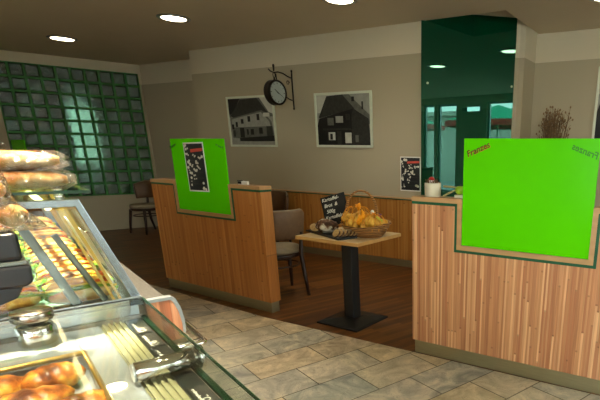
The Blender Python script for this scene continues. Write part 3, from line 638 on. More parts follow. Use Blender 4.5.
# ------------------------------------------------------------------ table and what stands on it
tb = empty('bistro_table','square light oak bistro table on a black pedestal in the middle','table',(-2.505,3.085,0),-.02)
p = MB(); p.box((-.315,-.285,.722),(.315,.285,.75)); o = p.build('tabletop','lightwood',tb,bevel=.003)
p = MB(); p.box((-.317,-.287,.7225),(.317,-.2855,.7485)); p.box((-.317,.2855,.7225),(.317,.287,.7485)); p.box((-.317,-.285,.7225),(-.3155,.285,.7485)); p.box((.3155,-.285,.7225),(.317,.285,.7485)); p.build('edge_band','oakedge',tb)
p = MB(); p.box((-.05,-.05,.04),(.05,.05,.70)); p.build('pedestal','black',tb,bevel=.006)
p = MB(); p.box((-.16,-.16,.70),(.16,.16,.7215)); p.build('mounting_plate','black',tb)
p = MB(); vs = []
for hw,z in ((.215,0),(.215,.014),(.2,.02),(.06,.04)): vs += [(-hw,-hw,z),(hw,-hw,z),(hw,hw,z),(-hw,hw,z)]
fs = [(3,2,1,0),(12,13,14,15)]
for k in range(3):
    for i in range(4): fs.append((k*4+i,k*4+(i+1)%4,(k+1)*4+(i+1)%4,(k+1)*4+i))
p.add(vs,fs); p.build('base','black',tb)
ZT = .7502
# basket
BC = Vector((-2.345,3.10,ZT))
bk_ = empty('wicker_basket','oval wicker basket with arched handle, holding net bags of potatoes','basket',tuple(BC),-.12)
prof = [(.62,.0),(.66,.004),(.80,.035),(.93,.075),(1.0,.112),(.97,.114),(.90,.076),(.77,.038),(.62,.012),(.01,.010)]
A_, B_ = .225, .155
def low(p):                                                   # the rim dips towards the front
    p.v = [(x,y,z*(1-.30*max(0,-y/B_)*min(1,z/.06))) for x,y,z in p.v]
p = MB(); p.lathe([(r,z) for r,z in prof],40,sx=A_,sy=B_); low(p); p.build('woven_bowl','wicker',bk_)
p = MB()
for ph in (0,PI):
    p.tube([(A_*math.cos(t)*(1+.02*math.cos(9*t+ph)), B_*math.sin(t)*(1+.02*math.cos(9*t+ph)), .114+.006*math.sin(9*t+ph)) for t in [k*2*PI/72 for k in range(72)]],.007,6,closed=True)
low(p); p.build('braided_rim','wicker',bk_)
p = MB(); a0, a1 = Vector((-.222,.0,.10)), Vector((-.01,.152,.10)); mid = (a0+a1)/2; hx = (a1-a0)/2
for ph in (0,PI):
    p.tube([mid+hx*math.cos(t)+Vector((0,0,.245*math.sin(t)**.75))+Vector((.003*math.cos(12*t+ph),.004*math.sin(12*t+ph),0)) for t in [PI*k/30 for k in range(31)]],.008,7)
p.build('handle','wicker',bk_)
# potatoes in two yellow net bags: every potato a thing
pot = MB(); pot.ell((0,0,0),(.033,.026,.024),14,9,lump=.35,seed=2); p0 = None
rnd = random.Random(11); spots = []
for cxx,cyy,nz_,rr,top in ((-.075,-.015,38,.115,.200),(.10,-.015,24,.095,.150)):
    n = 0; tries = 0; z = .08
    while n < nz_ and tries < 6000:
        tries += 1; z = .082 + (top-.082)*min(1,tries/4200)
        fz = max(0,(z-.12)/(top-.12)); lim = rr*(1-.4*fz*fz)
        a = rnd.uniform(0,2*PI); r_ = lim*math.sqrt(rnd.random()); x,y = cxx+r_*math.cos(a), cyy+r_*math.sin(a)*.95
        e_ = math.hypot(x/A_, y/B_)
        if z < .13 and e_ > .50+.28*min(1,(z-.04)/.07): continue
        if all(((x-q[0])/.054)**2+((y-q[1])/.046)**2+((z-q[2])/.040)**2 > 1 for q in spots): spots.append((x,y,z)); n += 1
RB = Matrix.Rotation(-.12,3,'Z')
for q in spots:
    if p0 is None:
        p0 = pot.build('potato','potato'); o = p0; tag(o,'small yellow potato in a net bag in the wicker basket','potato','potatoes in the basket')
    else: o = p0.copy(); C.objects.link(o)
    o.location = BC + RB @ Vector(q); o.rotation_euler = (rnd.uniform(0,3),rnd.uniform(0,3),rnd.uniform(0,3))
def netbag(cx_,cy_,rx,ry,rz,label,seed):
    p = MB(); n, m = 13, 12; ctr = Vector((cx_,cy_,.06))
    def P(u,v):
        t = PI*.5*v; a = 2*PI*u
        q = 1+.10*noise.noise(Vector((math.cos(a)*2+seed,math.sin(a)*2,v*3)))
        ct = math.cos(t)**.55 if v<.999 else .02; return ctr+Vector((rx*ct*math.cos(a)*q, ry*ct*math.sin(a)*q, rz*math.sin(t)**.9*(1-.1*abs(q-1))))
    for k in range(n):
        p.tube([P((k+.5*i/m*2)/n,i/m) for i in range(m)],.0009,4); p.tube([P((k-.5*i/m*2)/n,i/m) for i in range(m)],.0009,4)
    # gathered neck of the bag
    tp = P(0,.999)
    for k in range(7):
        a = 2*PI*k/7; p.tube([tp+Vector((.02*math.cos(a),.02*math.sin(a),-.004)),tp+Vector((.005*math.cos(a),.005*math.sin(a),.004)),tp+Vector((.018*math.cos(a),.018*math.sin(a),.014))],.003,4)
    o = p.build('net_bag','net',loc=tuple(BC),rot=(0,0,-.12)); tag(o,label,'net bag'); return o
nb = netbag(-.075,-.015,.135,.124,.172,'larger yellow net bag of potatoes on the left in the basket',1)
nb2 = netbag(.10,-.015,.112,.105,.122,'smaller yellow net bag of potatoes on the right in the basket',4)
for (u0,v0,z0) in ((.02,-.10,.125),(.035,-.095,.155),(.025,-.06,.185),(.06,-.09,.175),(-.07,-.0,.228)): p = MB(); p.ell((u0,v0,z0),(.02,.012,.03),8,6,lump=.5,seed=u0*50); p.build('net_fold','net',nb2)
p = MB(); p.box((-.012,-.002,0),(.012,.002,.02)); p.build('violet_clip','violet',nb2,loc=(.125,.03,.165),rot=(0,.3,.3))
p = MB(); p.box((-.008,-.001,0),(.05,.001,.014)); p.build('paper_tag','tag',nb2,loc=(.15,-.03,.16),rot=(0,.6,.3))
p = MB(); p.ell((0,0,0),(.017,.012,.02)); p.build('white_knot','white',nb2,loc=(.03,.05,.185))
# slate sign with chalk writing
sg = empty('chalk_sign','small black slate sign with white chalk writing, leaning against the basket','sign',(-2.765,3.11,ZT),.42)
sg.rotation_euler = (math.radians(-12),math.radians(-16),.30); sg.location = (-2.775,3.12,ZT+.03)
p = MB(); p.box((0,0,0),(.225,.008,.25)); p.build('slate','slate',sg,bevel=.002)
text_obj('chalk_writing','Kartoffel-\n Brot  &\n  500g\nKartoffeln',.0405,'chalk',sg,(.010,-.0012,.21),(PI/2,0,0),.0005,.25,space=1.25,offset=.0006)
p = MB(); p.box((.09,.008,.0),(.13,.012,.2)); p.build('rear_strut','slate',sg)
# black tray with loaf, half loaf and slices
ty = empty('serving_tray','flat black tray on the table in front of the basket','tray',(-2.615,2.985,ZT),-.36)
p = MB(); p.box((-.27,-.085,0),(.27,.085,.006)); p.build('tray_base','blackplastic',ty,bevel=.002)
p = MB(); p.box((-.27,-.085,.006),(.27,-.079,.014)); p.box((-.27,.079,.006),(.27,.085,.014)); p.box((-.27,-.079,.006),(-.264,.079,.014)); p.box((.264,-.079,.006),(.27,.079,.014)); p.build('tray_rim','blackplastic',ty)
def tp_(x,y,z=0):
    v = Matrix.Rotation(-.36,3,'Z') @ Vector((x,y,0)); return (-2.615+v.x, 2.985+v.y, ZT+.0065+z)
p = MB(); p.ell((0,0,.054),(.105,.075,.055),28,16,lump=.22,seed=3,freq=9); o = p.build('bread_loaf','rye',loc=tp_(-.07,.008),rot=(0,0,-.1)); tag(o,'round dark rye loaf dusted with flour on the black tray','bread')
hl = empty('half_loaf','half rye loaf showing its pale cut face, at the left end of the tray','bread',tp_(-.185,-.045),.25)
p = MB(); n = 20
prof2 = [(math.cos(t)*.045, .034+math.sin(t)*.034) for t in [2*PI*k/n for k in range(n)]]
secs = [(0,1),(.03,.98),(.055,.8),(.068,.45),(.072,.05)]
vs = []; 
for yy,s_ in secs: vs += [(x*s_, yy, .034+(z-.034)*s_) for x,z in prof2]
fs = [(k*n+i,k*n+(i+1)%n,(k+1)*n+(i+1)%n,(k+1)*n+i) for k in range(len(secs)-1) for i in range(n)]+[tuple(range((len(secs)-1)*n,len(secs)*n))]
p.add(vs,fs,True); p.build('crust','rye',hl)
p = MB(); p.prism([(x*.97,-.002,.034+(z-.034)*.97) for x,z in prof2],(0,.003,0)); p.build('cut_face','crumb',hl)
sl0 = None
for k in range(7):
    if sl0 is None:
        sl0 = empty('bread_slice','thin slice of rye bread overlapping in a row at the right of the tray','bread slice',(0,0,0),0,'slices of bread on the tray'); 
        p = MB(); pr = [(math.cos(t)*.052, .035+math.sin(t)*.035) for t in [2*PI*q/n for q in range(n)]]
        p.prism([(x,0,z) for x,z in pr],(0,.010,0)); p.build('crust','rye',sl0)
        p = MB(); p.prism([(x*.9,-.0008,.035+(z-.035)*.9) for x,z in pr],(0,.0006,0)); p.build('crumb','crumb',sl0); o = sl0
    else: o = copy_tree(sl0)
    o.location = (-2.478+.019*k, 2.862+.022*k, ZT+.0125); o.rotation_euler = (math.radians(-34),0,-.42)
# ------------------------------------------------------------------ chairs
def make_chair(label, leather, loc, rz):
    """upholstered tub chair; faces local +Y"""
    r = empty('cafe_chair', label, 'chair', loc, rz)
    p = MB(); n = 36
    top = [(.225,.455),(.228,.475),(.20,.492),(.0,.497)]
    p.lathe([(.19,.425),(.222,.432),(.228,.45),(.226,.472),(.205,.488),(.12,.495),(.001,.496)],n,cap=False,sy=.98); p.build('seat','cushion',r)
    p = MB(); p.lathe([(.2,.385),(.215,.39),(.215,.425),(.19,.427)],n); p.build('seat_frame','darkwood',r)
    # curved back: arc of 150 degrees behind the seat
    p = MB(); m = 22; rows = [(.575,.0),(.59,.012),(.67,.018),(.76,.020),(.838,.016),(.855,.006)]; vs = []; fs = []
    half = math.radians(78)
    for side in (1,-1):
        for z,th in rows:
            for i in range(m):
                f = -1+2*i/(m-1); a = f*half; R_ = .232+.03*((z-.5)/.37)+side*(th+.004)
                zz = z - .06*max(0,abs(f)-.55)*(z-.5)/.37*2
                vs.append((R_*math.sin(a), -R_*math.cos(a)*1.0, zz))
    K = len(rows)
    for sd in range(2):
        for k in range(K-1):
            for i in range(m-1):
                o_ = sd*K*m; fs.append((o_+k*m+i,o_+k*m+i+1,o_+(k+1)*m+i+1,o_+(k+1)*m+i))
    for i in range(m-1):
        for k in (0,K-1): fs.append((k*m+i,k*m+i+1,K*m+k*m+i+1,K*m+k*m+i))
    for k in range(K-1):
        for i in (0,m-1): fs.append((k*m+i,(k+1)*m+i,K*m+(k+1)*m+i,K*m+k*m+i))
    p.add(vs,fs,True); bkr = p.build('backrest',leather,r)
    p = MB()
    p.tube([(.262*math.sin(a)*1, -.262*math.cos(a), .855-.06*max(0,abs(a/half)-.55)*2) for a in [half*(-1+2*i/28) for i in range(29)]],.008,8); p.build('piping','cushion',bkr)
    for sx in (-1,1):
        p = MB(); p.tube([(sx*.165,.14,.40),(sx*.185,.165,.2),(sx*.195,.19,0)],.018,8,radii=[.024,.021,.015]); p.build('leg','darkwood',r)
        p = MB(); p.tube([(sx*.165,-.205,.64),(sx*.165,-.185,.40),(sx*.175,-.215,.2),(sx*.18,-.27,0)],.018,8,radii=[.015,.024,.021,.015]); p.build('leg','darkwood',r)
    p = MB(); p.tube([(.2*math.sin(t),.19*math.cos(t)-.01,.30) for t in [2*PI*k/24 for k in range(24)]],.009,6,closed=True); p.build('stretcher','darkwood',r)
    return r
make_chair('taupe upholstered tub chair with dark legs between left divider and table','leather',(-3.67,3.39,0),math.radians(68))
make_chair('dark brown tub chair further back against the wainscot','brownleather',(-5.18,4.68,0),math.radians(200))
make_chair('dark chair alone in the far corner below the glass blocks','brownleather',(-8.36,4.88,0),math.radians(186))

# ------------------------------------------------------------------ small things on the dividers
DT = 1.1235
pt = empty('flower_pot','cream pot with a small red and white figure on the right divider','pot',(-1.575,2.822,DT))
p = MB(); p.lathe([(.05,0),(.053,.003),(.055,.085),(.053,.088),(.047,.086),(.045,.06),(.001,.058)],32,cap=False); p.lathe([(.0,0.0),(.05,0)],32,cap=False); p.build('pot_body','cream',pt)
p = MB(); p.lathe([(.001,.078),(.046,.08)],24,cap=False)
for k in range(40):
    a = random.uniform(0,2*PI); r_ = random.uniform(.01,.045); h_ = random.uniform(.005,.03); p.tube([(r_*math.cos(a),r_*math.sin(a),.07),((r_+.006)*math.cos(a),(r_+.006)*math.sin(a),.085+h_)],.0022,4)
p.build('dried_filling','twig',pt)
fg = empty('gift_figure','tiny red and white ornament standing in the cream pot','ornament',(-1.58,2.815,DT+.0775))
p = MB(); p.box((-.016,-.012,0),(.016,.012,.03)); p.build('white_body','white',fg,bevel=.004)
p = MB(); p.lathe([(.021,.028),(.020,.036),(.015,.045),(.004,.05)],16); p.build('red_top','red',fg)
p = MB(); p.lathe([(.02,.0),(.021,.006),(.018,.010)],16,cap=False); p.build('red_band','red',fg)
def stick(a, b_, r_, label):
    p = MB(); p.tube([a,[(a[0]+b_[0])/2,(a[1]+b_[1])/2+.003,(a[2]+b_[2])/2+.003],b_],r_,8,radii=[r_,r_*.9,r_*.7]); o = p.build('peeled_stick','stick'); tag(o,label,'stick'); return o
stick((-1.50,2.83,DT+.006),(-1.355,2.845,DT+.075),.006,'pale stick rising to the right behind the green apple')
stick((-1.515,2.862,DT+.066),(-1.36,2.866,DT+.054),.007,'pale stick lying level behind the cream pot')
bx_ = MB().box((-.035,-.025,0),(.035,.025,.02)); o = bx_.build('cream_block','cream',loc=(-1.375,2.835,DT),bevel=.003); tag(o,'small cream block under the green apple','block')
ap = empty('green_apple','green apple on a cream block beside the lime panel','apple',(-1.376,2.822,DT+.0202))
p = MB(); p.lathe([(.001,.006),(.012,.001),(.024,.012),(.031,.03),(.028,.047),(.016,.055),(.006,.052),(.001,.048)],24,cap=False); p.build('fruit','apple',ap)
p = MB(); p.tube([(0,0,.049),(.002,0,.058),(.006,0,.066)],.0016,5); p.build('stalk','twig',ap)
# little card holder on the left divider
v = Vector((-4.847,2.933,0)) + Matrix.Rotation(math.radians(-2.7),3,'Z') @ Vector((1.345,.05,1.1135))
ch_ = empty('card_holder','small black and white card stand on the left divider','card stand',tuple(v),math.radians(-2.7))
p = MB(); p.box((-.06,-.012,0),(.06,.012,.03)); p.build('white_block','white',ch_,bevel=.002)
p = MB(); p.box((-.058,-.0135,.006),(-.012,-.0125,.027)); p.build('black_face','black',ch_)
p = MB(); p.box((-.062,-.014,.03),(-.02,.014,.036)); p.build('black_clip','black',ch_)

# ------------------------------------------------------------------ dried branches in a floor vase behind the right divider
vs_ = empty('branch_vase','brown dried branches in a tall vase against the right rear wall','vase',(-1.60,5.72,0))
p = MB(); p.lathe([(.09,0),(.12,.02),(.15,.3),(.12,.75),(.07,1.0),(.085,1.08),(.078,1.08),(.06,1.0),(.1,.7)],28,cap=False); p.lathe([(.001,0),(.09,0)],28,cap=False); p.build('vase_body','cream',vs_)
rnd = random.Random(5); p = MB(); s_ = MB()
for k in range(90):
    a = rnd.uniform(0,2*PI); sp = rnd.uniform(.02,.19); h_ = rnd.uniform(1.45,1.9)-(sp*.5); b0 = Vector((.03*math.cos(a),.03*math.sin(a),.95)); b1 = Vector((sp*.7*math.cos(a),sp*.7*math.sin(a),h_*.85)); b2 = Vector((sp*math.cos(a+.1),sp*math.sin(a+.1),h_))
    p.tube([b0,b1,b2],.004,5,radii=[.006,.005,.003])
    for q in range(7):
        f = rnd.uniform(.2,1); c0 = b1.lerp(b2,f) if f>.4 else b0.lerp(b1,.6+f); dd = Vector((rnd.uniform(-.06,.06),rnd.uniform(-.06,.06),rnd.uniform(.02,.09))); p.tube([c0,c0+dd*.6,c0+dd],.0018,4)
        if rnd.random()<.6: s_.ell(c0+dd,(.009,.009,.013),6,4)
br = p.build('branches','twig',vs_); s_.build('seed_heads','seedhead',br)['kind'] = 'stuff'
# pale sign lamp on the right wall (mirrored in the green glass)
sl = empty('wall_light','small pale light box on the window wall','wall light',(3.298,1.42,2.38))
p = MB(); p.box((-.03,-.2,0),(0,.2,.12)); p.build('housing','alu',sl,bevel=.004)
p = MB(); p.box((-.034,-.19,.01),(-.0305,.19,.11)); p.build('diffuser','exitlamp',sl)
p = MB(); p.box((-.03,-.36,.02),(0,-.22,.1)); p.build('side_box','blackplastic',sl)

# ------------------------------------------------------------------ the display counter
OX, OY = -1.353, .736; cE = Vector((.3167,.9485,0)); cC = Vector((-.9485,.3167,0))
def K(a, b_, z=0): v = Vector((OX,OY,0))+cE*a+cC*b_; return Vector((v.x,v.y,z))
CR = math.atan2(cE.y,cE.x)          # local x = towards the customers (a), local y = away from the camera (b)
def cempty(name,label,cat,a=0,b_=0,z=0,rz=0,group=None): return empty(name,label,cat,tuple(K(a,b_,z)),CR+rz,group)
# near case
nc = cempty('low_display_case','low steel and glass pastry display case at the lower left','display case')
p = MB(); p.box((-.70,-1.15,0),(-.06,-.01,.90)); p.build('cabinet_body','facade',nc)
HA0, HA1, HB0, HB1 = -.62, -.168, -.98, -.198
p = MB(); zt, zb_ = .95, .938
p.box((-.70,-1.15,zb_),(HA0,-.012,zt)); p.box((HA1,-1.15,zb_),(-.108,-.012,zt)); p.box((HA0,HB1,zb_),(HA1,-.012,zt)); p.box((HA0,-1.15,zb_),(HA1,HB0,zt)); p.build('steel_deck','steel',nc,bevel=.004)
p = MB(); i_ = .012                                            # rolled inner rim
rim = [(HA0,HB0),(HA1,HB0),(HA1,HB1),(HA0,HB1)]
p.tube([(x,y,.949) for x,y in rim],.006,8,closed=True)
p.build('rolled_rim','gold',nc)
p = MB(); wz = .903; t = .003
p.box((HA0,HB0,wz-t),(HA1,HB1,wz)); p.box((HA0-t,HB0,wz),(HA0,HB1,zb_)); p.box((HA1,HB0,wz),(HA1+t,HB1,zb_)); p.box((HA0,HB0-t,wz),(HA1,HB0,zb_)); p.box((HA0,HB1,wz),(HA1,HB1+t,zb_)); p.build('well','steel',nc)
p = MB(); p.box((-.107,-1.15,.93),(-.052,-.012,.944))
for q in range(4): p.box((-.104+.013*q,-1.15,.944),(-.098+.013*q,-.012,.951))
p.build('ribbed_track','track',nc)
p = MB(); p.box((-.052,-1.15,.93),(-.012,-.012,.949)); p.build('label_rail','dark_metal',nc)
p = MB(); p.box((-.009,-1.15,.945),(.003,-.0,.953)); p.build('front_edge_strip','green_edge',nc)
p = MB(); p.box((-.004,-1.15,.953),(.001,-.004,.9995)); p.build('front_glass','glass',nc)
p = MB(); p.box((-.70,-1.15,1.0),(.002,-.004,1.006)); p.build('top_glass','glass',nc)
p = MB(); p.box((.002,-1.15,.9995),(.0045,-.004,1.0065)); p.build('top_glass_edge','green_edge',nc)
p = MB(); p.box((-.70,-.010,1.006),(0,-.004,1.012)); p.build('rear_edge_trim','alu',nc); 
p = MB(); p.box((-.70,-.016,1.0062),(0,-.0105,1.0085)); p.build('rear_gasket','black',nc)
# standoff clamps: a short drum under the glass and a disc above it
sb = MB(); sb.lathe([(.036,0),(.038,.003),(.038,.0455),(.034,.0495)],36)
so = cempty('glass_standoff','brushed steel standoff clamp with flat disc holding the top glass','clamp',-.240,-.058,.9502)
sb.build('drum','chrome',so); p = MB(); p.lathe([(.030,.056),(.030,.060),(.0405,.0605),(.042,.063),(.042,.080),(.040,.0825),(.001,.083)],40); p.build('disc','discsteel',so)
hc = cempty('side_clamp','horizontal polished steel clamp joining the deck to the front glass','clamp',-.03,-.455,.973,0)
p = MB(); p.cyl((-.085,0,0),(.025,0,0),.021,n=28); p.build('drum','chrome',hc)
p = MB(); p.cyl((-.09,0,0),(-.0852,0,0),.0185,n=28); p.build('end_cap','steel',hc)
p = MB(); p.cyl((.035,0,0),(.045,0,0),.026,n=28); p.cyl((.025,0,0),(.035,0,0),.010,n=12); p.build('outer_disc','chrome',hc)
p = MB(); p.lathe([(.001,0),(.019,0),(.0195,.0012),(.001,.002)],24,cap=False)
o = p.build('glint_disc','deck_glint',loc=tuple(K(-.150,-.447,.9502)),rot=(0,0,CR)); o.scale=(1,1,1); tag(o,'small white disc standing in for a glint on the steel rim beside the pastries','lamp')  # glowing disc imitating a light reflection on the steel
# price cards on the label rail
for k,(bb,txt,lb) in enumerate(((-.10,'1,20','first dark price card on the label rail, farthest from the camera'),(-.22,'1,45','second dark price card on the label rail'),(-.34,'2,10','third dark price card on the label rail, beside the steel clamp'),(-.60,'NO..','nearest dark price card on the label rail, at the bottom edge'))):
    r = cempty('price_card',lb,'price card',-.030,bb,.9495)
    p = MB(); p.box((-.018,-.05,0),(.016,.05,.0015)); p.build('card','g3',r)
    t_ = text_obj('price_lettering',txt,.022,'chalk',r,(.004,-.046,.0019),(0,0,PI/2),.0002)
    p = MB()
    for q in range(12): p.box((-.014 if q%2 else -.013, -.042+.007*q,.0017),(-.009 if q%3 else -.007,-.038+.007*q,.0021))
    p.build('small_lettering','chalk',r)
# pastries in the well
def pastry_mesh(L, W, H, seed):
    p = MB(); n, m = 20, 26; vs = []
    for k in range(m+1):
        t = k/m; x = -L/2+L*t; env = max(.02,math.sin(PI*min(max(t,.0),1))**.55); tw = 1+.05*math.sin(t*34+seed)
        for i in range(n):
            a = 2*PI*i/n; q = env*tw*(1+.12*noise.noise(Vector((x*30,math.cos(a)*1.5+seed,math.sin(a)*1.5))))
            y = W/2*math.cos(a)*q+.012*math.sin(t*PI)*(seed%3-1); z = max(-H*.40, H/2*math.sin(a)*q)+H*.40
            vs.append((x,y,z))
    fs = [(k*n+i,(k+1)*n+i,(k+1)*n+(i+1)%n,k*n+(i+1)%n) for k in range(m) for i in range(n)]+[tuple(range(n)),tuple(range(m*n,(m+1)*n))]
    return p.add(vs,fs,True)
pos = [(-.345,-.25,0,'pastry at the far edge of the well, left of the others'),(-.235,-.262,.15,'pale flaky pastry in the far right corner of the well'),(-.40,-.35,.2,'brown glazed pastry at the left side of the well'),
       (-.285,-.365,.12,'golden pastry with a bright tip in the middle of the well'),(-.215,-.46,.1,'flat pastry touching the right side of the well'),(-.34,-.475,.2,'long pastry in the second row from the camera'),(-.27,-.585,.1,'pastry nearest the bottom edge of the photo'),(-.44,-.48,.1,'pastry in the left column of the well'),(-.4,-.62,.0,'nearest left pastry in the well')]
for k,(a,bb,rz,lb) in enumerate(pos):
    o = pastry_mesh(.155 if k not in (1,) else .12,.085,.062,k).build('pastry','pastry' if k!=2 else 'crust',loc=tuple(K(a,bb,.9035+.001)),rot=(0,0,CR+rz)); tag(o,lb,'pastry','pastries in the low case')

# tall case
tcs = cempty('tall_display_case','tall glass sandwich display case with slanted front at the left','display case')
BL = 1.9; AB = -.72; TOP = 1.283; FA = -.095
p = MB(); p.box((AB,.0,0),(-.005,BL,.955)); p.build('cabinet_body','facade',tcs)
p = MB(); p.box((AB,.012,.955),(-.008,BL,.985)); p.build('display_deck','steel',tcs)
def end_frame(b0, b1, w, name, m):
    p = MB(); tt = w
    outer = [(AB,TOP),(FA,TOP),(.004,1.0)]
    inner = [(AB,TOP-tt),(FA-tt*.55,TOP-tt),(.004-tt*1.2,1.0)]
    p.prism([(outer[0][0],b0,outer[0][1]),(outer[1][0],b0,outer[1][1]),(inner[1][0],b0,inner[1][1]),(inner[0][0],b0,inner[0][1])],(0,b1-b0,0))
    p.prism([(outer[1][0],b0,outer[1][1]),(outer[2][0],b0,outer[2][1]),(inner[2][0],b0,inner[2][1]),(inner[1][0],b0,inner[1][1])],(0,b1-b0,0))
    return p.build(name,m,tcs,bevel=.002)
end_frame(0,.022,.019,'end_frame','framesteel')
end_frame(.62,.64,.02,'rib_frame','gold'); end_frame(1.25,1.27,.02,'rib_frame','gold'); end_frame(BL-.02,BL,.024,'rib_frame','alu')
p = MB(); p.box((AB,.004,1.0),(-.03,.009,TOP-.02)); 
p = MB(); p.prism([(AB,.006,1.0),(-.026,.006,1.0),(FA-.014,.006,TOP-.025),(AB,.006,TOP-.025)],(0,.004,0)); p.build('end_glass','glass',tcs)
p = MB(); p.prism([(-.002,.022,1.0),(-.002,BL,1.0),(FA-.004,BL,TOP-.01),(FA-.004,.022,TOP-.01)],(.003,0,.001)); p.build('slanted_glass','glass',tcs)
p = MB(); p.box((AB,.0225,TOP-.012),(FA-.01,BL-.021,TOP-.002)); p.build('top_panel','glass2',tcs)
p = MB(); p.box((-.028,.0,.985),(.006,BL,1.0)); p.build('lower_front_rail','dark_metal',tcs)
p = MB(); p.box((AB,.0,.985),(-.029,.012,1.0)); p.build('lower_end_rail','alu',tcs)
for (a0,z0_,a1,z1_,w) in ((-.222,1.235,-.141,1.006,.011),(-.158,1.195,-.078,1.006,.008)):
    p = MB(); p.cyl((a0,.032,z0_),(a1,.032,z1_),w,n=12); p.build('slanted_bar','grey_bar',tcs)
p = MB()
for q,(a0,a1) in enumerate(((-.128,-.047),(-.143,-.062))): p.prism([(a0,.022,TOP-.024),(a0+.007,.022,TOP-.024),(a1+.007,.022,1.001),(a1,.022,1.001)],(0,.008,0))
p.build('gold_profile','gold',tcs)
p = MB(); p.cyl((-.155,.06,TOP-.022),(-.155,BL-.06,TOP-.022),.008,n=10); p.build('light_tube','tube',tcs)
p = MB(); p.cyl((-.50,.06,TOP-.022),(-.50,BL-.06,TOP-.022),.008,n=10); p.build('light_tube','tube',tcs)
# glass shelf above on standoffs
p = MB(); p.box((AB,-.0,1.298),(-.07,BL-.1,1.304)); sh_ = p.build('upper_glass_shelf','glass2',tcs)
p = MB(); p.box((AB,-.0015,1.2975),(-.07,-.0,1.3045)); p.box((-.07,-.0015,1.2975),(-.0685,BL-.1,1.3045)); p.build('shelf_edge','green_edge',sh_)
for bb in (.02,.6,1.2):
    for aa in (-.131,-.62):
        p = MB(); p.cyl((aa,bb,TOP),(aa,bb,1.2978),.0105,n=20); p.cyl((aa,bb,1.3042),(aa,bb,1.309),.012,n=20); p.build('shelf_standoff','chrome',tcs)
# white strips put in for bright reflections on the slanted front
for k,(bb,lb) in enumerate(((.10,'long white strip in place of a reflection on the slanted front, nearest the end pane'),(.44,'long white strip in place of a reflection further along the slanted front'))):
    r = cempty('glass_glint_strip',lb,'painted reflection',-.028,bb-.07,1.0)
    p = MB(); p.prism([(-.018,0,.055),(-.018,.26,.055),(-.062,.26,.190),(-.062,0,.190)],(.0015,0,.0005)); p.cyl((-.0,.13,.0),(-.02,.13,.06),.002,n=6); p.build('card','white',r)
    p = MB(); p.prism([(-.028,.02,.08),(-.028,.08,.08),(-.033,.08,.095),(-.033,.02,.095)],(-.001,0,-.0004)); p.build('glint_strip_band','g3',r)
# sandwiches in rows on the deck and on an inner tray
def sandwich(loc, rz, kind, label, L=.15, W=.07, tilt=0):
    r = empty('filled_sandwich', label, 'sandwich', loc, rz, 'sandwiches in the tall display case'); r.rotation_euler = (tilt,0,rz)
    sd = kind*1.7+L*10
    def half(z0,h,up):
        p = MB(); n, m = 18, 8; vs = []
        for k in range(m+1):
            t = PI/2*k/m
            for i in range(n):
                a = 2*PI*i/n; ca, sa = math.cos(a), math.sin(a)
                ex = abs(ca)**.7*(1 if ca>0 else -1); ey = abs(sa)**.7*(1 if sa>0 else -1)
                q = math.cos(t)**.5 if k<m else .02
                vs.append((L/2*ex*q, W/2*ey*q, z0+(h*math.sin(t) if up else -h*math.sin(t))))
        fs = [(k*n+i,k*n+(i+1)%n,(k+1)*n+(i+1)%n,(k+1)*n+i) for k in range(m) for i in range(n)]+[tuple(range(n))]
        return p.add(vs,fs,True)
    bm_ = ('roll','pastry','roll')[kind%3]
    half(.016,.015,False).build('lower_bread',bm_,r); half(.038,.022,True).build('upper_bread',bm_,r)
    def wavy(z,amp,sc_,m_,nm):
        p = MB(); n = 28; vs = [(0,0,z)]
        for i in range(n):
            a = 2*PI*i/n; q = sc_*(1+.05*math.sin(7*a+sd)); vs.append((L/2*q*math.cos(a)*1.0, W/2*q*math.sin(a)*1.06, z+amp*math.sin(9*a+sd)))
        p.add(vs,[(0,1+i,1+(i+1)%n) for i in range(n)],True); p.prism([(v_[0],v_[1],v_[2]-.002) for v_ in vs[1:]],(0,0,.004)); p.build(nm,m_,r)
    wavy(.0190,.005,1.13,'lettuce','lettuce_leaf'); wavy(.0275,.002,1.09,('cheese','cheese','cheese')[kind%3],'cheese_slice')
    p = MB()
    for q in ((0,2) if kind%3==2 else (3,)): p.cyl((-L*.33+L*.22*q,-W*.36,.031),(-L*.33+L*.22*q,-W*.36,.037),.018,n=14)
    p.build('tomato_slice','tomato',r)
    return r
proto = [None]*3; rnd = random.Random(3); cnt = 0
rows = []
p = MB(); p.box((AB+.02,.12,1.085),(-.20,BL-.3,1.091)); inner = p.build('inner_glass_shelf','glass2',tcs)
p = MB()
for bb in (.2,.8,1.4): p.cyl((-.5,bb,.985),(-.5,bb,1.085),.008,n=10)
p.build('shelf_post','grey_bar',tcs)
lab = ['pale filled roll with cheese and lettuce in the tall case','darker filled roll with cheese and lettuce in the tall case','filled roll with cheese, tomato and lettuce in the tall case']
for lvl,(zz,a_list,b0,b1) in enumerate(((.9855,[-.115,-.29],.09,1.7),(1.0915,[-.30,-.46],.17,1.5))):
    for ai,aa in enumerate(a_list):
        bb = b0
        while bb < b1:
            kd = cnt%3; loc = tuple(K(aa+rnd.uniform(-.01,.01),bb,zz+.018)); rz = CR+rnd.uniform(-.25,.25); tl_ = rnd.uniform(-.75,-.45)
            if proto[kd] is None: proto[kd] = sandwich(loc,rz,kd,lab[kd]); o = proto[kd]
            else: o = copy_tree(proto[kd]); o.location = loc
            o.rotation_euler = (tl_,0,rz); cnt += 1; bb += .088
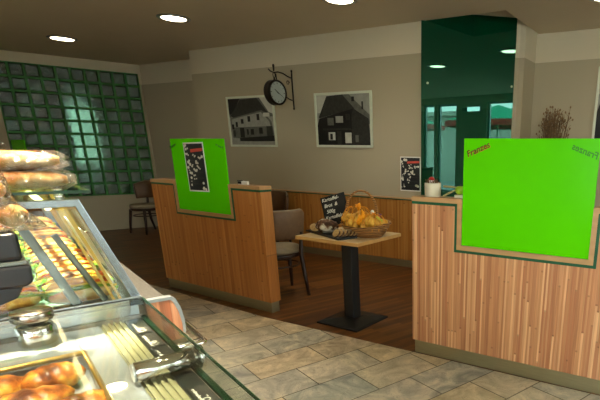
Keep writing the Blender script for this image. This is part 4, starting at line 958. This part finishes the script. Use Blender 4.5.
# wrapped breads on top of the upper shelf
def wrapped(a, bb, z, L, r_, m_, label, rz=0, cat='wrapped bread'):
    o = cempty('wrapped_baguette',label,cat,a,bb,z,rz,'film-wrapped breads on the upper shelf')
    p = MB(); n, m = 20, 24; vs = []
    for k in range(m+1):
        t = k/m; x = -L/2+L*t; env = max(.05,math.sin(PI*(.04+.92*t))**.42)
        for i in range(n):
            an = 2*PI*i/n; q = env*(1+.10*noise.noise(Vector((x*25,math.cos(an)*1.3,math.sin(an)*1.3+z*9+bb*30)))); vs.append((x, r_*1.25*math.cos(an)*q, r_*math.sin(an)*q+r_))
    fs = [(k*n+i,(k+1)*n+i,(k+1)*n+(i+1)%n,k*n+(i+1)%n) for k in range(m) for i in range(n)]+[tuple(range(n)),tuple(range(m*n,(m+1)*n))]
    p.add(vs,fs,True); p.build('baguette',m_,o)
    p = MB(); vs = []; L2 = L*1.2; m = 36
    for k in range(m+1):
        t = k/m; x = -L2/2+L2*t; ed = abs(2*t-1); env = 1.03 if ed < .8 else (1.03-(ed-.8)/.2*.55)
        for i in range(n):
            an = 2*PI*i/n; cr = .16 if ed>.8 else .07
            q = env*(1+cr*noise.noise(Vector((x*70,math.cos(an)*4,math.sin(an)*4+z*9)))); vs.append((x, r_*1.3*math.cos(an)*q, r_*1.04*math.sin(an)*q+r_))
    fs = [(k*n+i,(k+1)*n+i,(k+1)*n+(i+1)%n,k*n+(i+1)%n) for k in range(m) for i in range(n)]
    p.add(vs,fs,True); p.build('film_wrap','film',o)
    return o
wrapped(-.205,.045,1.3062,.20,.0235,'roll','lower front baguette in clear film on the glass shelf')
wrapped(-.215,.050,1.3534,.205,.0225,'roll','upper front baguette in clear film, lying on the lower one',.03)
wrapped(-.22,.125,1.3062,.20,.0215,'crust','second baguette in clear film behind the front pair')
wrapped(-.215,.13,1.350,.2,.0205,'roll','upper baguette of the second film-wrapped pair')
wrapped(-.30,.13,1.3925,.18,.016,'tomato','orange-red wrapped snack on top of the stack at the left edge',.5)
# bulging film bag of rolls sitting on the black terminal
bg = cempty('film_bag','bulging transparent bag of rolls at the left edge above the black terminal','bag',-.262,-.115,1.2345)
p = MB()
for (x,y,z,r_) in ((-.03,0,.035,.034),(.03,.0,.03,.028),(-.035,.0,.098,.034),(.005,.0,.085,.026),(-.06,.0,.06,.03)): p.ell((x,y,z),(r_,r_*.9,r_*.85),16,10,lump=.15,seed=x*90)
p.build('roll','roll',bg)
p = MB(); n, m = 26, 22; vs = []
outl = [(.095,.0),(.108,.003),(.088,.025),(.072,.045),(.062,.065),(.058,.085),(.055,.11),(.045,.135),(.02,.152)]
for k,(hx_,zz) in enumerate(outl):
    for i in range(n):
        an = 2*PI*i/n; q = 1+.09*noise.noise(Vector((math.cos(an)*4,math.sin(an)*4,zz*60)))
        vs.append((-.02+(hx_+.0)*math.cos(an)*q*(1 if math.cos(an)>0 else 1.0), .045*math.sin(an)*q*(1-.4*zz/.14), zz))
p.add(vs,[(k*n+i,k*n+(i+1)%n,(k+1)*n+(i+1)%n,(k+1)*n+i) for k in range(len(outl)-1) for i in range(n)]+[tuple(range(n)),tuple(range((len(outl)-1)*n,len(outl)*n))],True)
p.build('film_wrap','film',bg)
# black terminal on the near glass
tm = cempty('counter_terminal','black plastic counter terminal with a grey stripe at the left edge','terminal',-.32,-.12,1.0065)
p = MB(); p.box((-.09,-.04,.165),(.088,.03,.227)); p.build('upper_housing','blackplastic',tm,bevel=.01,seg=3)
p = MB(); p.box((-.09,-.042,.156),(.0925,.032,.1645)); p.build('grey_stripe','grey_bar',tm,bevel=.002)
p = MB(); p.prism([(-.1,-.045,.155),(.098,-.045,.155),(.096,-.045,.118),(.084,-.045,.108),(-.1,-.045,.108)],(0,.075,0)); p.build('lower_housing','blackplastic',tm,bevel=.006)
p = MB(); p.prism([(-.06,-.03,.108),(.078,-.03,.108),(.064,-.03,.082),(.03,-.03,.07),(-.05,-.03,.07)],(0,.05,0)); p.build('swivel','blackplastic',tm,bevel=.004)
p = MB(); p.cyl((-.045,-.005,.005),(-.045,-.005,.075),.018,n=20); p.lathe([(.05,0),(.05,.005),(.02,.009)],28,T=Matrix.Translation((-.045,-.005,0))); p.build('foot','blackplastic',tm)
# customer side: granite ledge, plank corbel, chrome tray rail
ld = cempty('granite_ledge','grey granite ledge running along the front of the tall case','ledge',0,0,0)
p = MB(); p.box((.008,.02,.966),(.062,BL,.994)); p.build('slab','granite',ld,bevel=.003)
cb = cempty('plank_bracket','wood plank bracket panel with curved steel trim under the granite ledge','bracket',0,0,0)
ol = [(-.0,.993),(.076,.993),(.086,.985),(.0965,.955),(.102,.915),(.101,.885),(.097,.863)]
p = MB(); p.prism([(0.009,-.002,.858)]+[(a-.007 if i>1 else max(a-.007,.009),-.002,z-.007) for i,(a,z) in enumerate(ol)]+[(.09,-.002,.858)],(0,.02,0)); p.build('plank_face','woodfront',cb)
p = MB(); inn = [(a-(.008 if i>1 else .004),z-.009) for i,(a,z) in enumerate(ol)]
for i in range(len(ol)-1):
    if i==0: a,b_,c_,d_ = (.009,ol[0][1]),ol[1],inn[1],(.009,inn[0][1])
    else: a,b_,c_,d_ = ol[i],ol[i+1],inn[i+1],inn[i]
    p.prism([(a[0],-.004,a[1]),(b_[0],-.004,b_[1]),(c_[0],-.004,c_[1]),(d_[0],-.004,d_[1])],(0,.024,0))
p.build('steel_trim','alu',cb)
p = MB(); p.cyl((.088,-.004,.872),(.088,-.016,.872),.008,n=14); p.build('brass_screw','gold',cb)
tr_ = cempty('tray_rail','chrome tubular tray rail sticking out beyond the counter front','rail',0,0,0)
p = MB(); zr = .856
p.tube([(.006,-.075,zr),(.118,-.075,zr),(.128,-.07,zr),(.132,-.06,zr),(.132,.3,zr),(.132,BL,zr)],.008,12); p.build('outer_tube','chrome',tr_)
p = MB(); p.tube([(.006,-.045,zr),(.124,-.045,zr)],.006,10); p.tube([(.105,-.045,zr),(.105,BL,zr)],.005,10); p.build('inner_tube','chrome',tr_)
p = MB(); p.box((.008,-.07,zr-.004),(.12,-.048,zr-.001)); p.build('end_plate','steel',tr_)
p = MB(); p.tube([(.10,-.05,zr-.008),(.09,-.05,zr-.04),(.04,-.05,zr-.06),(.0,-.05,zr-.065)],.010,10); p.build('support_arm','grey_bar',tr_)

# ------------------------------------------------------------------ light
def counter_fill(a, bb, label, power):  # out-of-view fittings added over the counter to brighten the cases
    r = cempty('fill_spot', label, 'fill light', a, bb, ZC)
    p = MB(); p.lathe([(.05,0),(.06,-.004),(.06,-.07),(.052,-.075),(.047,-.06),(.001,-.055)],28,cap=False); p.build('housing','alu',r)
    p = MB(); p.lathe([(.001,-.058),(.046,-.062)],24,cap=False); p.build('lens','lamp',r)
    l = bpy.data.lights.new('fill_beam','SPOT'); l.energy = power; l.color = (1,.86,.62); l.spot_size = math.radians(46); l.spot_blend = .6; l.shadow_soft_size = .04
    o = bpy.data.objects.new('fill_beam', l); C.objects.link(o); o.location = (0,0,-.09); o.parent = r
for x,y,e_,an_ in ((-2.9,1.2,120,76),(-3.26,4.02,26,120)):
    if not e_: continue
    l = bpy.data.lights.new('ceiling_beam','SPOT'); l.energy = e_; l.color = (1,.90,.74); l.spot_size = math.radians(an_); l.spot_blend = 1.0; l.shadow_soft_size = .12
    o = bpy.data.objects.new('ceiling_beam', l); C.objects.link(o); o.location = (x,y,ZC-.03)
counter_fill(-.30,-.35,'added unseen fill spot shining straight down on the low pastry case',170)
counter_fill(-.32,.35,'added unseen fill spot over the near end of the tall case',760)
counter_fill(-.35,1.2,'added unseen fill spot over the far end of the tall case',110)
w = bpy.data.worlds.new('sky'); sc.world = w; w.use_nodes = True; nt = w.node_tree; bg_ = nt.nodes['Background']
tc = nt.nodes.new('ShaderNodeTexCoord'); sx = nt.nodes.new('ShaderNodeSeparateXYZ'); rp = nt.nodes.new('ShaderNodeValToRGB')
nt.links.new(tc.outputs['Generated'], sx.inputs[0]); nt.links.new(sx.outputs[2], rp.inputs[0])
rp.color_ramp.elements[0].color = (.62,.66,.65,1); rp.color_ramp.elements[1].color = (.50,.62,.70,1); nt.links.new(rp.outputs[0], bg_.inputs[0])
bg_.inputs[1].default_value = 6.8
def portal(name, loc, rot, sx_, sy_):
    l = bpy.data.lights.new(name,'AREA'); l.shape='RECTANGLE'; l.size=sx_; l.size_y=sy_; l.cycles.is_portal=True
    o = bpy.data.objects.new(name,l); C.objects.link(o); o.location=loc; o.rotation_euler=rot
for i,(a,bb) in enumerate(WY): portal('window_daylight',(3.52,(a+bb)/2,1.475),(PI/2,0,PI/2),bb-a,2.25)
portal('window_daylight',(-.375,-3.52,1.425),(PI/2,0,PI),2.45,2.15); portal('window_daylight',(2.175,-3.52,1.425),(PI/2,0,PI),2.45,2.15)
q = LW(1.05,1.6,.25); portal('window_daylight',tuple(q),(PI/2,0,math.atan2(.349,-.937)+PI/2),1.9,2.0)
